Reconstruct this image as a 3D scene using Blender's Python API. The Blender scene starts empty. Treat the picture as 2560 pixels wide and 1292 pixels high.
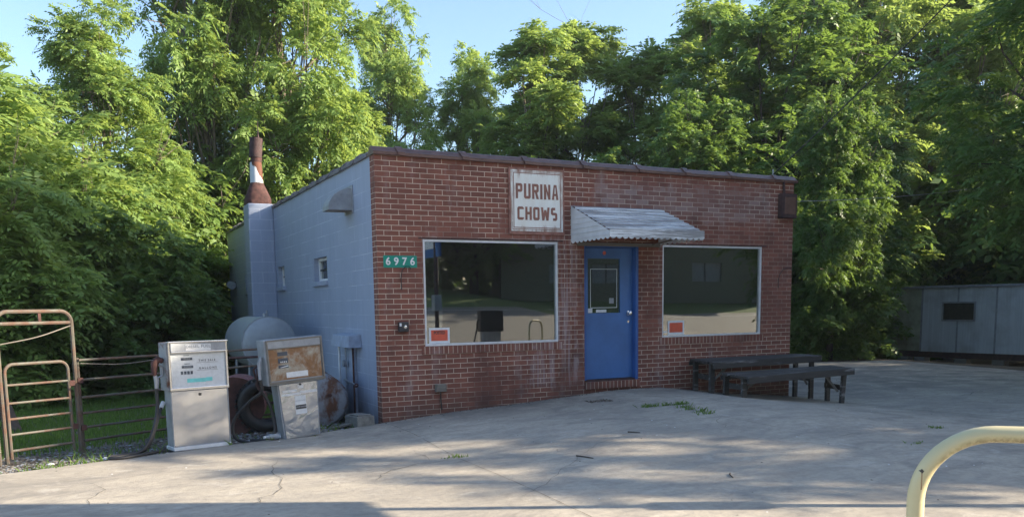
import bpy, bmesh, math, random
import numpy as np
from mathutils import Vector, Matrix, Euler

scene = bpy.context.scene
COL = scene.collection
rad = math.radians

# ------------------------------------------------------------------ camera
cam_data = bpy.data.cameras.new('camera')
cam = bpy.data.objects.new('camera', cam_data)
COL.objects.link(cam)
cr = Vector((0.89657, -0.44266, -0.01472)); cu = Vector((0.0688, 0.10635, 0.99195)); cf = Vector((0.43752, 0.89036, -0.12581))
cm = Matrix((cr, cu, -cf)).transposed().to_4x4()
cm.translation = Vector((-3.4516, -10.9122, 1.5051))
cam.matrix_world = cm
cam_data.sensor_width = 36.0
cam_data.lens = 30.271
cam_data.shift_y = 0.1532
cam_data.clip_start = 0.05
cam_data.clip_end = 1500
scene.camera = cam

# ------------------------------------------------------------------ light
SUN_EL, SUN_AZ = rad(23.4), rad(-29.2)        # azimuth measured from +x
sdir = Vector((math.cos(SUN_EL) * math.cos(SUN_AZ), math.cos(SUN_EL) * math.sin(SUN_AZ), math.sin(SUN_EL)))
world = bpy.data.worlds.new('World'); scene.world = world
world.use_nodes = True
wn = world.node_tree.nodes; wl = world.node_tree.links
sky = wn.new('ShaderNodeTexSky'); sky.sky_type = 'NISHITA'; sky.sun_disc = False
sky.sun_elevation = SUN_EL; sky.sun_rotation = math.atan2(sdir.x, sdir.y)
sky.air_density = 1.0; sky.dust_density = 1.2; sky.ozone_density = 2.2
wn['Background'].inputs['Strength'].default_value = 0.083
wl.new(sky.outputs[0], wn['Background'].inputs[0])
sun_d = bpy.data.lights.new('sun', 'SUN'); sun_d.energy = 3.9; sun_d.angle = rad(0.5); sun_d.color = (1.0, 0.86, 0.66)
sun = bpy.data.objects.new('sun', sun_d); COL.objects.link(sun)
sun.rotation_euler = sdir.to_track_quat('Z', 'Y').to_euler()
scene.view_settings.view_transform = 'Standard'
scene.view_settings.look = 'None'
scene.view_settings.exposure = 2.06
scene.view_settings.gamma = 1.0
scene.cycles.max_bounces = 8
scene.cycles.transparent_max_bounces = 16
scene.cycles.use_denoising = True

# ------------------------------------------------------------------ node helpers
class NT:
    def __init__(s, name):
        s.m = bpy.data.materials.new(name); s.m.use_nodes = True
        s.t = s.m.node_tree; s.n = s.t.nodes; s.l = s.t.links
        s.n.clear(); s.out = s.n.new('ShaderNodeOutputMaterial')
    def put(s, sock, v):
        if isinstance(v, bpy.types.NodeSocket): s.l.new(v, sock)
        elif isinstance(v, (tuple, list)) and len(v) == 3 and sock.type == 'RGBA': sock.default_value = (*v, 1)
        else: sock.default_value = v
    def node(s, typ, ins=None, **kw):
        nd = s.n.new('ShaderNode' + typ)
        for k, v in kw.items(): setattr(nd, k, v)
        for k, v in (ins or {}).items(): s.put(nd.inputs[k], v)
        return nd
    def obj(s): return s.node('TexCoord').outputs['Object']
    def scale(s, vec, sc):
        return s.node('Mapping', {'Vector': vec, 'Scale': sc}).outputs[0]
    def noise(s, vec, sc, det=4, rough=.55, dist=0):
        return s.node('TexNoise', {'Vector': vec, 'Scale': sc, 'Detail': det, 'Roughness': rough, 'Distortion': dist}).outputs['Fac']
    def ramp(s, fac, stops):
        nd = s.node('ValToRGB', {'Fac': fac}); e = nd.color_ramp.elements
        while len(e) < len(stops): e.new(.5)
        for el, (p, c) in zip(e, stops):
            el.position = p; el.color = (*c, 1) if isinstance(c, (tuple, list)) else (c, c, c, 1)
        return nd.outputs[0]
    def mix(s, fac, a, b, mode='MIX'):
        nd = s.node('MixRGB', {'Fac': fac, 'Color1': a, 'Color2': b}, blend_type=mode); return nd.outputs[0]
    def math(s, op, a, b=0.0):
        return s.node('Math', {0: a, 1: b}, operation=op).outputs[0]
    def bump(s, h, strength=.3, dist=.01):
        return s.node('Bump', {'Height': h, 'Strength': strength, 'Distance': dist}).outputs[0]
    def bsdf(s, **k):
        nd = s.node('BsdfPrincipled')
        for a, v in k.items(): s.put(nd.inputs[a.replace('_', ' ')], v)
        s.l.new(nd.outputs[0], s.out.inputs[0]); return s.m

def mat_plain(name, col, rough=.6, metal=0., var=.25, scale=8., bump=.1, spec=.5):
    n = NT(name); o = n.obj()
    f = n.noise(o, scale, 5, .6)
    dark = tuple(c * (1 - var) for c in col); light = tuple(min(1, c * (1 + var)) for c in col)
    c = n.ramp(f, [(.3, dark), (.7, light)])
    return n.bsdf(Base_Color=c, Roughness=rough, Metallic=metal, Normal=n.bump(f, bump, .005), Specular_IOR_Level=spec)

def mat_rusty(name, paint, rust=(.10, .035, .018), lo=.45, hi=.6, scale=4., rough=.55, metal=0.):
    n = NT(name); o = n.obj()
    f = n.noise(o, scale, 8, .65, .4)
    m = n.ramp(f, [(lo, 0.), (hi, 1.)])
    g = n.noise(o, scale * 6, 5, .6)
    r = n.mix(g, tuple(c * .6 for c in rust), tuple(c * 1.7 for c in rust))
    p = n.mix(n.ramp(g, [(.3, 0.), (.8, .5)]), paint, tuple(c * .6 for c in paint))
    c = n.mix(m, p, r)
    ro = n.mix(m, (rough,) * 3, (.85,) * 3)
    return n.bsdf(Base_Color=c, Roughness=ro, Metallic=n.math('MULTIPLY', n.math('SUBTRACT', 1., m), metal), Normal=n.bump(f, .25, .006))

def mat_brick(name, bw=.2065, rh=.0677, stain=1.):
    n = NT(name); o = n.obj()
    sp = n.node('SeparateXYZ', {0: o})
    u = n.math('ADD', sp.outputs[0], sp.outputs[1])
    v = n.node('CombineXYZ', {0: u, 1: sp.outputs[2], 2: 0.}).outputs[0]
    wob = n.node('TexNoise', {'Vector': o, 'Scale': 9., 'Detail': 3.}).outputs['Color']
    v2 = n.node('VectorMath', {0: v, 1: n.node('VectorMath', {0: wob, 'Scale': .0035}, operation='SCALE').outputs[0]}, operation='ADD').outputs[0]
    def br(c1, c2, mo, ms=.0042):
        b = n.node('TexBrick', {'Vector': v2, 'Color1': c1, 'Color2': c2, 'Mortar': mo, 'Scale': 1., 'Mortar Size': ms, 'Mortar Smooth': .15, 'Bias': 0., 'Brick Width': bw, 'Row Height': rh})
        b.offset = .5; return b
    b = br((.27, .10, .066), (.155, .060, .043), (.60, .485, .38))
    b2 = br((.9, .9, .9), (.2, .2, .2), (.5, .5, .5)); b2.inputs['Bias'].default_value = .3
    grain = n.noise(o, 70, 4, .7)
    big = n.noise(o, 1.1, 5, .6, .3)
    sx = n.noise(n.scale(o, (3.2, 3.2, .55)), 1.3, 5, .6)
    mort_dirty = n.math('MULTIPLY', b.outputs['Fac'], n.ramp(big, [(.52, 0.), (.62, .75)]))
    c = n.mix(.32, b.outputs['Color'], n.mix(grain, (.08, .03, .025), (.32, .13, .10)), 'MIX')
    c = n.mix(b.outputs['Fac'], c, b.outputs['Color'])
    c = n.mix(mort_dirty, c, (.12, .062, .05))
    # grey weathered bricks and pale efflorescence streaks
    eff = n.math('MULTIPLY', n.ramp(sx, [(.53, 0.), (.70, .5 * stain)]), n.ramp(n.noise(o, 6, 3), [(.35, 0.), (.65, 1.)]))
    c = n.mix(eff, c, (.34, .27, .26))
    dk = n.ramp(n.noise(n.scale(o, (1.2, 1.2, .8)), .9, 4, .65, .6), [(.52, 0.), (.72, .55 * stain)])
    c = n.mix(dk, c, (.055, .03, .028))
    def band(x0, x1, z0, z1, soft=.12):
        w = n.noise(n.scale(o, (2.5, 2.5, 2.5)), 1.6, 5, .7, .6)
        wx = n.math('ADD', sp.outputs[0], n.math('MULTIPLY', n.math('SUBTRACT', w, .5), .9)); wz = n.math('ADD', sp.outputs[2], n.math('MULTIPLY', n.math('SUBTRACT', w, .5), .45))
        def smst(v, a, b_):
            m_ = n.node('MapRange', {0: v, 1: a, 2: b_, 3: 0., 4: 1.}); m_.interpolation_type = 'SMOOTHSTEP'; return m_.outputs[0]
        f1 = n.math('MULTIPLY', smst(wx, x0 - soft, x0 + soft), smst(wx, x1 + soft, x1 - soft))
        return n.math('MULTIPLY', f1, n.math('MULTIPLY', smst(wz, z0 - soft, z0 + soft), smst(wz, z1 + soft, z1 - soft)))
    # grey bleached courses above the awning, chalky runs beside and under the first window
    perb = n.node('SeparateXYZ', {0: b2.outputs['Color']}).outputs[0]
    c = n.mix(n.math('MULTIPLY', n.math('MULTIPLY', band(3.3, 6.7, 2.78, 3.25), n.ramp(perb, [(.35, .25), (.75, 1.)])), .62), c, (.30, .265, .26))
    c = n.mix(n.math('MULTIPLY', n.math('MULTIPLY', band(5.0, 7.1, 1.1, 2.75, .25), n.math('MULTIPLY', b.outputs['Fac'], 1.)), .65), c, (.15, .07, .055))
    drip = n.ramp(n.noise(n.scale(o, (9, 9, .6)), 1.7, 4, .6), [(.46, 0.), (.62, 1.)])
    c = n.mix(n.math('MULTIPLY', n.math('MULTIPLY', band(2.25, 3.0, .35, 2.5, .1), drip), .45), c, (.42, .36, .37))
    # damp grime along the foot of the wall
    foot = n.math('MULTIPLY', n.ramp(sp.outputs[2], [(.0, .75), (.42, 0.)]), n.ramp(n.noise(o, 3, 4), [(.25, .2), (.6, 1.)]))
    c = n.mix(foot, c, (.06, .045, .04))
    h = n.math('SUBTRACT', n.math('MULTIPLY', grain, .25), b.outputs['Fac'])
    return n.bsdf(Base_Color=c, Roughness=.85, Normal=n.bump(h, .55, .006), Specular_IOR_Level=.3)

def mat_block(name):
    n = NT(name); o = n.obj(); sp = n.node('SeparateXYZ', {0: o})
    u = n.math('ADD', sp.outputs[0], sp.outputs[1])
    v = n.node('CombineXYZ', {0: u, 1: sp.outputs[2], 2: 0.}).outputs[0]
    b = n.node('TexBrick', {'Vector': v, 'Color1': (.8,) * 3, 'Color2': (.6,) * 3, 'Mortar': (0.,) * 3, 'Scale': 1., 'Mortar Size': .006, 'Mortar Smooth': .6, 'Brick Width': .406, 'Row Height': .203})
    joint = n.math('MULTIPLY', b.outputs['Fac'], n.ramp(n.noise(o, 1.6, 4, .6), [(.4, .1), (.62, 1.)]))
    f = n.noise(o, 2.2, 6, .6, .3); st = n.noise(n.scale(o, (6, 6, .5)), 1.5, 5, .6)
    c = n.mix(f, (.27, .315, .415), (.35, .40, .51))
    c = n.mix(n.ramp(st, [(.5, 0.), (.75, .35)]), c, (.225, .265, .35))
    c = n.mix(n.math('MULTIPLY', joint, .6), c, (.62, .66, .74))
    foot = n.math('MULTIPLY', n.ramp(sp.outputs[2], [(.0, .8), (.35, 0.)]), n.ramp(n.noise(o, 5, 4), [(.3, .3), (.6, 1.)]))
    c = n.mix(foot, c, (.13, .13, .135))
    h = n.math('SUBTRACT', n.math('MULTIPLY', n.noise(o, 60, 4), .5), joint)
    return n.bsdf(Base_Color=c, Roughness=.6, Normal=n.bump(h, .5, .006))

def mat_concrete(name):
    n = NT(name); o = n.obj(); sp = n.node('SeparateXYZ', {0: o})
    a = n.noise(o, .45, 7, .62, .6); b = n.noise(n.scale(o, (1., 2.2, 1)), 1.9, 7, .68, .5); g = n.noise(o, 85, 3, .75); md = n.noise(o, 14, 5, .7, .3)
    spk = n.node('TexVoronoi', {'Vector': o, 'Scale': 30.}).outputs['Distance']
    c = n.mix(n.ramp(a, [(.32, 0.), (.66, 1.)]), (.35, .315, .262), (.565, .505, .41))
    c = n.mix(n.ramp(b, [(.42, .0), (.64, .6)]), c, (.27, .25, .225))
    c = n.mix(n.ramp(n.noise(n.scale(o, (1, 1.5, 1)), .75, 6, .72, 1.4), [(.52, 0.), (.70, .5)]), c, (.125, .12, .115))
    c = n.mix(n.ramp(n.noise(o, 2.3, 5, .65, .8), [(.58, 0.), (.68, .45)]), c, (.60, .56, .49))
    c = n.mix(n.ramp(md, [(.46, 0.), (.68, .42)]), c, (.19, .175, .155))
    c = n.mix(n.math('MULTIPLY', g, .4), c, (.20, .185, .165))
    c = n.mix(n.ramp(spk, [(.0, .6), (.08, 0.)]), c, (.13, .12, .11))
    # grime washed down along the foot of the shop front and the slab edge
    gr = n.math('MULTIPLY', n.ramp(n.math('ADD', n.math('MULTIPLY', sp.outputs[1], .35), 1.), [(.55, 0.), (1., .75)]), n.ramp(n.noise(o, 1.6, 6, .7, .5), [(.38, 0.), (.6, 1.)]))
    c = n.mix(gr, c, (.15, .145, .135))
    h = n.math('ADD', n.math('MULTIPLY', g, .7), n.math('ADD', md, b))
    return n.bsdf(Base_Color=c, Roughness=.8, Normal=n.bump(h, .45, .012), Specular_IOR_Level=.3)

def mat_ground(name):
    n = NT(name); o = n.obj()
    sp = n.node('SeparateXYZ', {0: o})
    a = n.noise(o, 1.3, 6, .65); g = n.noise(o, 40, 4, .7)
    dirt = n.mix(g, (.085, .068, .05), (.24, .20, .16))
    gr = n.mix(g, (.05, .09, .018), (.13, .21, .045))
    # grass away from the slab edge, leaf mould under the trees
    dist = n.math('SUBTRACT', sp.outputs[1], n.math('MULTIPLY', sp.outputs[0], .32))
    m = n.ramp(n.math('ADD', n.math('MULTIPLY', n.math('SUBTRACT', a, .5), 1.), dist), [(1.25, 0.), (1.6, 1.)])
    c = n.mix(m, dirt, gr)
    front = n.ramp(n.math('MULTIPLY', sp.outputs[1], -.05), [(.3, 0.), (.5, 1.)])
    c = n.mix(front, c, gr)
    mould = n.mix(g, (.03, .022, .014), (.08, .058, .036))
    far = n.ramp(n.math('MULTIPLY', n.math('SUBTRACT', sp.outputs[1], n.math('MULTIPLY', a, -1.5)), .1), [(.62, 0.), (.72, 1.)])
    c = n.mix(far, c, mould)
    right = n.ramp(n.math('MULTIPLY', sp.outputs[0], .05), [(.2, 0.), (.3, 1.)])
    c = n.mix(n.math('MULTIPLY', right, n.math('SUBTRACT', 1., front)), c, mould)
    return n.bsdf(Base_Color=c, Roughness=.95, Normal=n.bump(g, .6, .02))

def mat_wood(name, dark=(.016, .0145, .0135), light=(.075, .071, .068), axis=0, peel=.5):
    n = NT(name); o = n.obj()
    sc = [14., 14., 14.]; sc[axis] = 1.2
    st = n.noise(n.scale(o, tuple(sc)), 2.2, 6, .7, .5)
    c = n.mix(st, dark, light)
    pl = n.ramp(n.noise(n.scale(o, tuple(s * .4 for s in sc)), 1.9, 6, .7), [(.56, 0.), (.66, peel)])
    c = n.mix(pl, c, (.42, .42, .43))
    return n.bsdf(Base_Color=c, Roughness=.8, Normal=n.bump(st, .6, .006))

def mat_leaf(name, c1, c2, trans=(.20, .30, .035), tf=.42):
    n = NT(name)
    t = n.node('Attribute', attribute_name='tint').outputs['Fac']
    oi = n.node('ObjectInfo').outputs['Random']
    f = n.math('ADD', n.math('MULTIPLY', t, .8), n.math('MULTIPLY', oi, .2))
    c = n.mix(f, c1, c2)
    d = n.node('BsdfPrincipled', {'Base Color': c, 'Roughness': .5, 'Specular IOR Level': .35})
    tc = n.mix(f, tuple(x * .7 for x in trans), trans)
    tr = n.node('BsdfTranslucent', {'Color': tc})
    mx = n.node('MixShader', {0: tf, 1: d.outputs[0], 2: tr.outputs[0]})
    n.l.new(mx.outputs[0], n.out.inputs[0]); return n.m

def mat_glass(name, base=(.02, .025, .03), refl=2.7, alpha=.75):
    n = NT(name)
    o = n.obj()
    fr = n.node('Fresnel', {'IOR': refl}).outputs[0]
    wav = n.bump(n.noise(o, 1.3, 1, .3), .025, .03)
    gl = n.node('BsdfGlossy', {'Color': (.92, .95, .95), 'Roughness': .012, 'Normal': wav})
    tr = n.node('BsdfTransparent', {'Color': (.72, .76, .76)})
    dust = n.node('BsdfDiffuse', {'Color': (.22, .23, .22)})
    dm = n.ramp(n.noise(n.scale(o, (2, 2, 1)), 1.5, 5, .6), [(.3, .015), (.8, .05)])
    inner = n.node('MixShader', {0: dm, 1: tr.outputs[0], 2: dust.outputs[0]})
    mx = n.node('MixShader', {0: fr, 1: inner.outputs[0], 2: gl.outputs[0]})
    n.l.new(mx.outputs[0], n.out.inputs[0]); return n.m

M = {}
M['brick'] = mat_brick('brick_masonry')
M['rowlock'] = mat_brick('brick_rowlock', bw=.0677, rh=.5, stain=1.4)
M['block'] = mat_block('painted_block')
M['concrete'] = mat_concrete('concrete')
M['ground'] = mat_ground('ground_soil')
M['asphalt'] = mat_plain('asphalt', (.24, .225, .20), .85, var=.2, scale=5)
M['paint_line'] = mat_plain('road_paint', (.55, .55, .5), .6)
M['coping'] = mat_plain('glazed_clay', (.115, .058, .045), .42, var=.35, scale=7, bump=.3)
M['coping_grey'] = mat_plain('painted_clay', (.14, .13, .14), .6, var=.4, scale=6, bump=.3)
M['roof'] = mat_plain('roof_felt', (.04, .04, .042), .9)
M['alu'] = mat_plain('aluminium_frame', (.62, .64, .67), .4, .3, var=.12)
M['white'] = mat_plain('white_paint', (.72, .73, .74), .5, var=.12)
M['glass'] = mat_glass('window_glass')
M['blue'] = mat_plain('blue_paint', (.05, .145, .36), .42, var=.14, scale=3, bump=.08)
M['dkblue'] = mat_plain('blue_frame_paint', (.030, .10, .31), .45, var=.18, scale=3)
M['steel'] = mat_plain('brushed_steel', (.55, .55, .54), .3, 1., var=.08, scale=4, bump=.02)
M['chrome'] = mat_plain('worn_chrome', (.7, .7, .7), .22, 1., var=.1)
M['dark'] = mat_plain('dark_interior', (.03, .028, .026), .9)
M['black'] = mat_plain('black_rubber', (.022, .022, .024), .55, var=.3)
M['blackp'] = mat_plain('black_plastic', (.03, .03, .034), .4)
M['galv'] = mat_plain('galvanised_paint', (.30, .32, .35), .5, .3, var=.2)
M['rust'] = mat_plain('rusted_steel', (.07, .029, .025), .85, var=.5, scale=12, bump=.5)
M['rustdark'] = mat_plain('dark_rust', (.05, .026, .026), .8, var=.5, scale=10, bump=.4)
M['maroon'] = mat_rusty('maroon_paint', (.19, .085, .09), lo=.5, hi=.7)
M['gate'] = mat_rusty('gate_paint', (.10, .098, .08), (.095, .054, .038), lo=.42, hi=.6, scale=5, rough=.6)
M['greendark'] = mat_plain('sign_green', (.0, .23, .165), .35, var=.06)
M['red'] = mat_plain('notice_red', (.62, .10, .05), .5, var=.2)
M['paper'] = mat_plain('paper', (.66, .67, .68), .7, var=.1, scale=20)
M['cream'] = mat_plain('cream_paint', (.66, .58, .33), .35, var=.06, scale=5, bump=.05)
M['wood'] = mat_wood('weathered_black_wood')
M['wooddry'] = mat_wood('bare_grey_wood', (.10, .085, .07), (.26, .24, .21), peel=.1)
M['ctrl'] = mat_plain('joint_filler', (.085, .078, .07), .95)
M['bark'] = mat_plain('bark', (.075, .058, .045), .95, var=.45, scale=6, bump=.8)
M['barkpale'] = mat_plain('pale_bark', (.16, .13, .105), .95, var=.4, scale=6, bump=.8)
M['trailer'] = NT('trailer_panel')
def _tr():
    n = M['trailer']; o = n.obj(); st = n.noise(n.scale(o, (8, 8, .35)), 1.2, 5, .6)
    c = n.mix(st, (.42, .45, .48), (.74, .78, .82))
    c = n.mix(n.ramp(n.noise(o, 1.2, 5), [(.5, 0.), (.75, .5)]), c, (.20, .21, .20))
    return n.bsdf(Base_Color=c, Roughness=.6, Metallic=.2)
M['trailer'] = _tr()
M['trailergreen'] = mat_plain('mossy_panel', (.34, .37, .27), .8, var=.35, scale=2.5)
L1 = mat_leaf('leaf_walnut', (.08, .155, .040), (.29, .41, .115), (.46, .60, .13), .42)
L2 = mat_leaf('leaf_maple', (.055, .115, .030), (.18, .285, .075), (.33, .47, .09), .40)
L3 = mat_leaf('leaf_shade', (.042, .095, .028), (.125, .215, .055), (.26, .40, .07), .38)
L4 = mat_leaf('leaf_bush', (.055, .11, .032), (.17, .27, .07), (.30, .43, .085), .40)
GR = mat_leaf('grass_blade', (.07, .15, .03), (.18, .29, .055), (.20, .32, .04), .4)

# ------------------------------------------------------------------ mesh helpers
class MB:
    def __init__(s): s.v = []; s.f = []; s.mi = []; s.cur = 0
    def add(s, vs, fs):
        b = len(s.v); s.v += [tuple(v) for v in vs]
        for f in fs: s.f.append(tuple(b + i for i in f)); s.mi.append(s.cur)
        return s
    def box(s, x0, x1, y0, y1, z0, z1, m=None):
        vs = [Vector(p) for p in ((x0, y0, z0), (x1, y0, z0), (x1, y1, z0), (x0, y1, z0), (x0, y0, z1), (x1, y0, z1), (x1, y1, z1), (x0, y1, z1))]
        if m is not None: vs = [m @ v for v in vs]
        return s.add(vs, [(0, 3, 2, 1), (4, 5, 6, 7), (0, 1, 5, 4), (1, 2, 6, 5), (2, 3, 7, 6), (3, 0, 4, 7)])
    def hexa(s, pts):            # bottom four then top four
        return s.add(pts, [(0, 3, 2, 1), (4, 5, 6, 7), (0, 1, 5, 4), (1, 2, 6, 5), (2, 3, 7, 6), (3, 0, 4, 7)])
    def tube(s, pts, r, n=10, cap=True, ry=None):
        pts = [Vector(p) for p in pts]; k = len(pts)
        rs = r if isinstance(r, (list, tuple)) else [r] * k
        rings = []; up = None
        for i, p in enumerate(pts):
            t = (pts[min(i + 1, k - 1)] - pts[max(i - 1, 0)]).normalized()
            if up is None:
                up = Vector((0, 0, 1)) if abs(t.z) < .9 else Vector((1, 0, 0))
            a = t.cross(up)
            if a.length < 1e-5: a = t.cross(Vector((0, 1, 0)))
            a.normalize(); b = a.cross(t).normalized(); up = b
            rings.append([p + (a * math.cos(2 * math.pi * j / n) + b * math.sin(2 * math.pi * j / n)) * rs[i] for j in range(n)])
        vs = [v for ring in rings for v in ring]; fs = []
        for i in range(k - 1):
            for j in range(n):
                q = (j + 1) % n; fs.append((i * n + j, i * n + q, (i + 1) * n + q, (i + 1) * n + j))
        if cap: fs.append(tuple(range(n - 1, -1, -1))); fs.append(tuple((k - 1) * n + j for j in range(n)))
        return s.add(vs, fs)
    def lathe(s, prof, c, axis='z', n=24):      # prof: (radius, height) pairs
        vs = []; fs = []
        for (r, h) in prof:
            for j in range(n):
                a = 2 * math.pi * j / n; x, y = r * math.cos(a), r * math.sin(a)
                p = {'z': (x, y, h), 'y': (x, h, y), 'x': (h, x, y)}[axis]
                vs.append((c[0] + p[0], c[1] + p[1], c[2] + p[2]))
        for i in range(len(prof) - 1):
            for j in range(n):
                q = (j + 1) % n; fs.append((i * n + j, i * n + q, (i + 1) * n + q, (i + 1) * n + j))
        fs.append(tuple(range(n - 1, -1, -1))); fs.append(tuple((len(prof) - 1) * n + j for j in range(n)))
        return s.add(vs, fs)
    def build(s, name, mat, parent=None, smooth=False, bevel=0, seg=2):
        me = bpy.data.meshes.new(name); me.from_pydata(s.v, [], s.f); me.update()
        mats = mat if isinstance(mat, (list, tuple)) else [mat]
        for m in mats: me.materials.append(M[m] if isinstance(m, str) else m)
        if len(mats) > 1: me.polygons.foreach_set('material_index', s.mi)
        bm = bmesh.new(); bm.from_mesh(me); bmesh.ops.recalc_face_normals(bm, faces=bm.faces); bm.to_mesh(me); bm.free()
        if smooth:
            me.polygons.foreach_set('use_smooth', [True] * len(me.polygons))
            me.set_sharp_from_angle(angle=rad(40))
        o = bpy.data.objects.new(name, me); COL.objects.link(o)
        if parent: o.parent = parent
        if bevel:
            b = o.modifiers.new('bevel', 'BEVEL'); b.width = bevel; b.segments = seg; b.limit_method = 'ANGLE'; b.angle_limit = rad(35)
        return o

def tag(o, label=None, cat=None, group=None, kind=None):
    if label: o['label'] = label
    if cat: o['category'] = cat
    if group: o['group'] = group
    if kind: o['kind'] = kind
    return o
def thing(name, loc, label, cat, rz=0, group=None, rot=None):
    o = bpy.data.objects.new(name, None); COL.objects.link(o)
    o.location = loc; o.rotation_euler = rot if rot else (0, 0, rz); o.empty_display_size = .1
    return tag(o, label, cat, group)

def interp(x, pts):
    if x <= pts[0][0]: return pts[0][1]
    for (a, b), (c, d) in zip(pts, pts[1:]):
        if x <= c: return b + (d - b) * (x - a) / (c - a)
    return pts[-1][1]
def sm(t): t = max(0, min(1, t)); return t * t * (3 - 2 * t)
GP = [(-1, -.03), (0, 0), (1, .08), (2, .13), (3, .195), (3.6, .235), (4.4, .235), (5, .16), (5.8, .06), (7.1, -.06), (9, -.06)]
def gz(x, y):
    h = interp(x, GP)
    if y < -2: h = h * (1 - sm((-y - 2) / 5))
    if y > 0 and x < 7.1: h = min(h, -.03)
    if x > 16: h -= .55 * sm((x - 16) / 6)
    if y > 7: h -= .35 * sm((y - 7) / 10)
    if y < -14.5: h += interp(-y, [(14.5, 0), (21, .75), (30, 1.75), (45, 3.0), (80, 5)])
    return h

def text_mesh(txt, size, name, mat, parent, mtx, depth=.002, bold=0., space=1.0, align='CENTER', sx=1.0):
    cu = bpy.data.curves.new(name, 'FONT'); cu.body = txt; cu.size = size; cu.extrude = depth; cu.offset = bold
    cu.space_character = space; cu.align_x = align; cu.align_y = 'CENTER'
    t = bpy.data.objects.new(name + '_tmp', cu); COL.objects.link(t)
    dg = bpy.context.evaluated_depsgraph_get(); me = bpy.data.meshes.new_from_object(t.evaluated_get(dg))
    bpy.data.objects.remove(t)
    me.transform(mtx @ Matrix.Diagonal((sx, 1, 1, 1)))
    me.materials.clear(); me.materials.append(M[mat]); me.name = name
    o = bpy.data.objects.new(name, me); COL.objects.link(o); o.parent = parent
    return o
def face_mtx(x, y, z):          # text standing upright, facing -y
    return Matrix.Translation((x, y, z)) @ Matrix.Rotation(rad(90), 4, 'X')

# ------------------------------------------------------------------ ground, lot, road
def sheet(name, xs, ys, dz, mat, keep=None, kind='structure', cuts=(), skirt=0):
    bm = bmesh.new(); vv = {}
    for i, x in enumerate(xs):
        for j, y in enumerate(ys): vv[i, j] = bm.verts.new((x, y, 0))
    for i in range(len(xs) - 1):
        for j in range(len(ys) - 1): bm.faces.new((vv[i, j], vv[i + 1, j], vv[i + 1, j + 1], vv[i, j + 1]))
    for (p, q) in cuts:
        p = Vector((*p, 0)); q = Vector((*q, 0)); d = q - p
        bmesh.ops.bisect_plane(bm, geom=bm.verts[:] + bm.edges[:] + bm.faces[:], plane_co=p, plane_no=(-d.y, d.x, 0), dist=1e-4)
    if keep:
        kill = [f for f in bm.faces if not keep(f.calc_center_median())]
        bmesh.ops.delete(bm, geom=kill, context='FACES')
    for v in bm.verts: v.co.z = gz(v.co.x, v.co.y) + dz
    if skirt:
        be = [e for e in bm.edges if e.is_boundary]
        r = bmesh.ops.extrude_edge_only(bm, edges=be)
        for g in r['geom']:
            if isinstance(g, bmesh.types.BMVert): g.co.z -= skirt
    bmesh.ops.recalc_face_normals(bm, faces=bm.faces)
    me = bpy.data.meshes.new(name); bm.to_mesh(me); bm.free(); me.materials.append(M[mat])
    up = sum(p.normal.z * p.area for p in me.polygons)
    if up < 0: me.flip_normals()
    o = bpy.data.objects.new(name, me); COL.objects.link(o)
    if kind: o['kind'] = kind
    return o
def inpoly(poly):
    def f(c):
        ins = False
        for (x1, y1), (x2, y2) in zip(poly, poly[1:] + poly[:1]):
            if (y1 > c.y) != (y2 > c.y) and c.x < (x2 - x1) * (c.y - y1) / (y2 - y1) + x1: ins = not ins
        return ins
    return f
gx = [-400, -200, -100, -60, -40] + [v for v in np.arange(-30, 40.1, 1.0)] + [50, 70, 110, 200, 400]
gy = [-400, -200, -120, -80, -60] + [v for v in np.arange(-46, 30.1, 1.0)] + [40, 60, 100, 200, 400]
sheet('ground', gx, gy, -.045, 'ground')
lot = [(-25, -8.1), (-4.29, -1.39), (0, -.02), (7.12, -.02), (7.12, 7.6), (12.9, 6.0), (15.7, 5.05), (14.9, .9), (14.4, -4), (14.4, -14.6), (-25, -14.6)]
sheet('concrete_lot', list(np.arange(-25, 16.1, .5)), list(np.arange(-15, 8.1, .5)), 0, 'concrete', inpoly(lot), cuts=list(zip(lot, lot[1:] + lot[:1])), skirt=.06)
sheet('road', list(np.arange(-60, 80.1, 2)), [-28, -26, -24, -22, -20, -18, -16, -14.6], -.035, 'asphalt')
for nm, yy in (('road_line', -16.2), ('road_line', -26.6)):
    sheet(nm, list(np.arange(-60, 80.1, 2)), [yy - .07, yy + .07], -.028, 'paint_line')

def ribbon(name, pts, w, mat, jit=.02, sub=.12, seed=1):
    rnd = random.Random(seed); P = []
    for (a, b) in zip(pts, pts[1:]):
        n = max(1, int(math.dist(a, b) / sub))
        for i in range(n):
            t = i / n; P.append((a[0] + (b[0] - a[0]) * t + rnd.uniform(-jit, jit), a[1] + (b[1] - a[1]) * t + rnd.uniform(-jit, jit)))
    P.append(pts[-1]); vs = []; fs = []
    for i, (x, y) in enumerate(P):
        a = P[max(0, i - 1)]; b = P[min(len(P) - 1, i + 1)]
        d = Vector((b[0] - a[0], b[1] - a[1])).normalized(); ww = w * .42 * rnd.uniform(.35, 1.3) * (.3 if i in (0, len(P) - 1) else 1)
        for sg in (-1, 1):
            px, py = x - d.y * ww * sg * .5, y + d.x * ww * sg * .5; vs.append((px, py, gz(px, py) + .005))
    for i in range(len(P) - 1): fs.append((2 * i, 2 * i + 1, 2 * i + 3, 2 * i + 2))
    o = MB().add(vs, fs).build(name, mat); o['kind'] = 'structure'; return o
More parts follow.
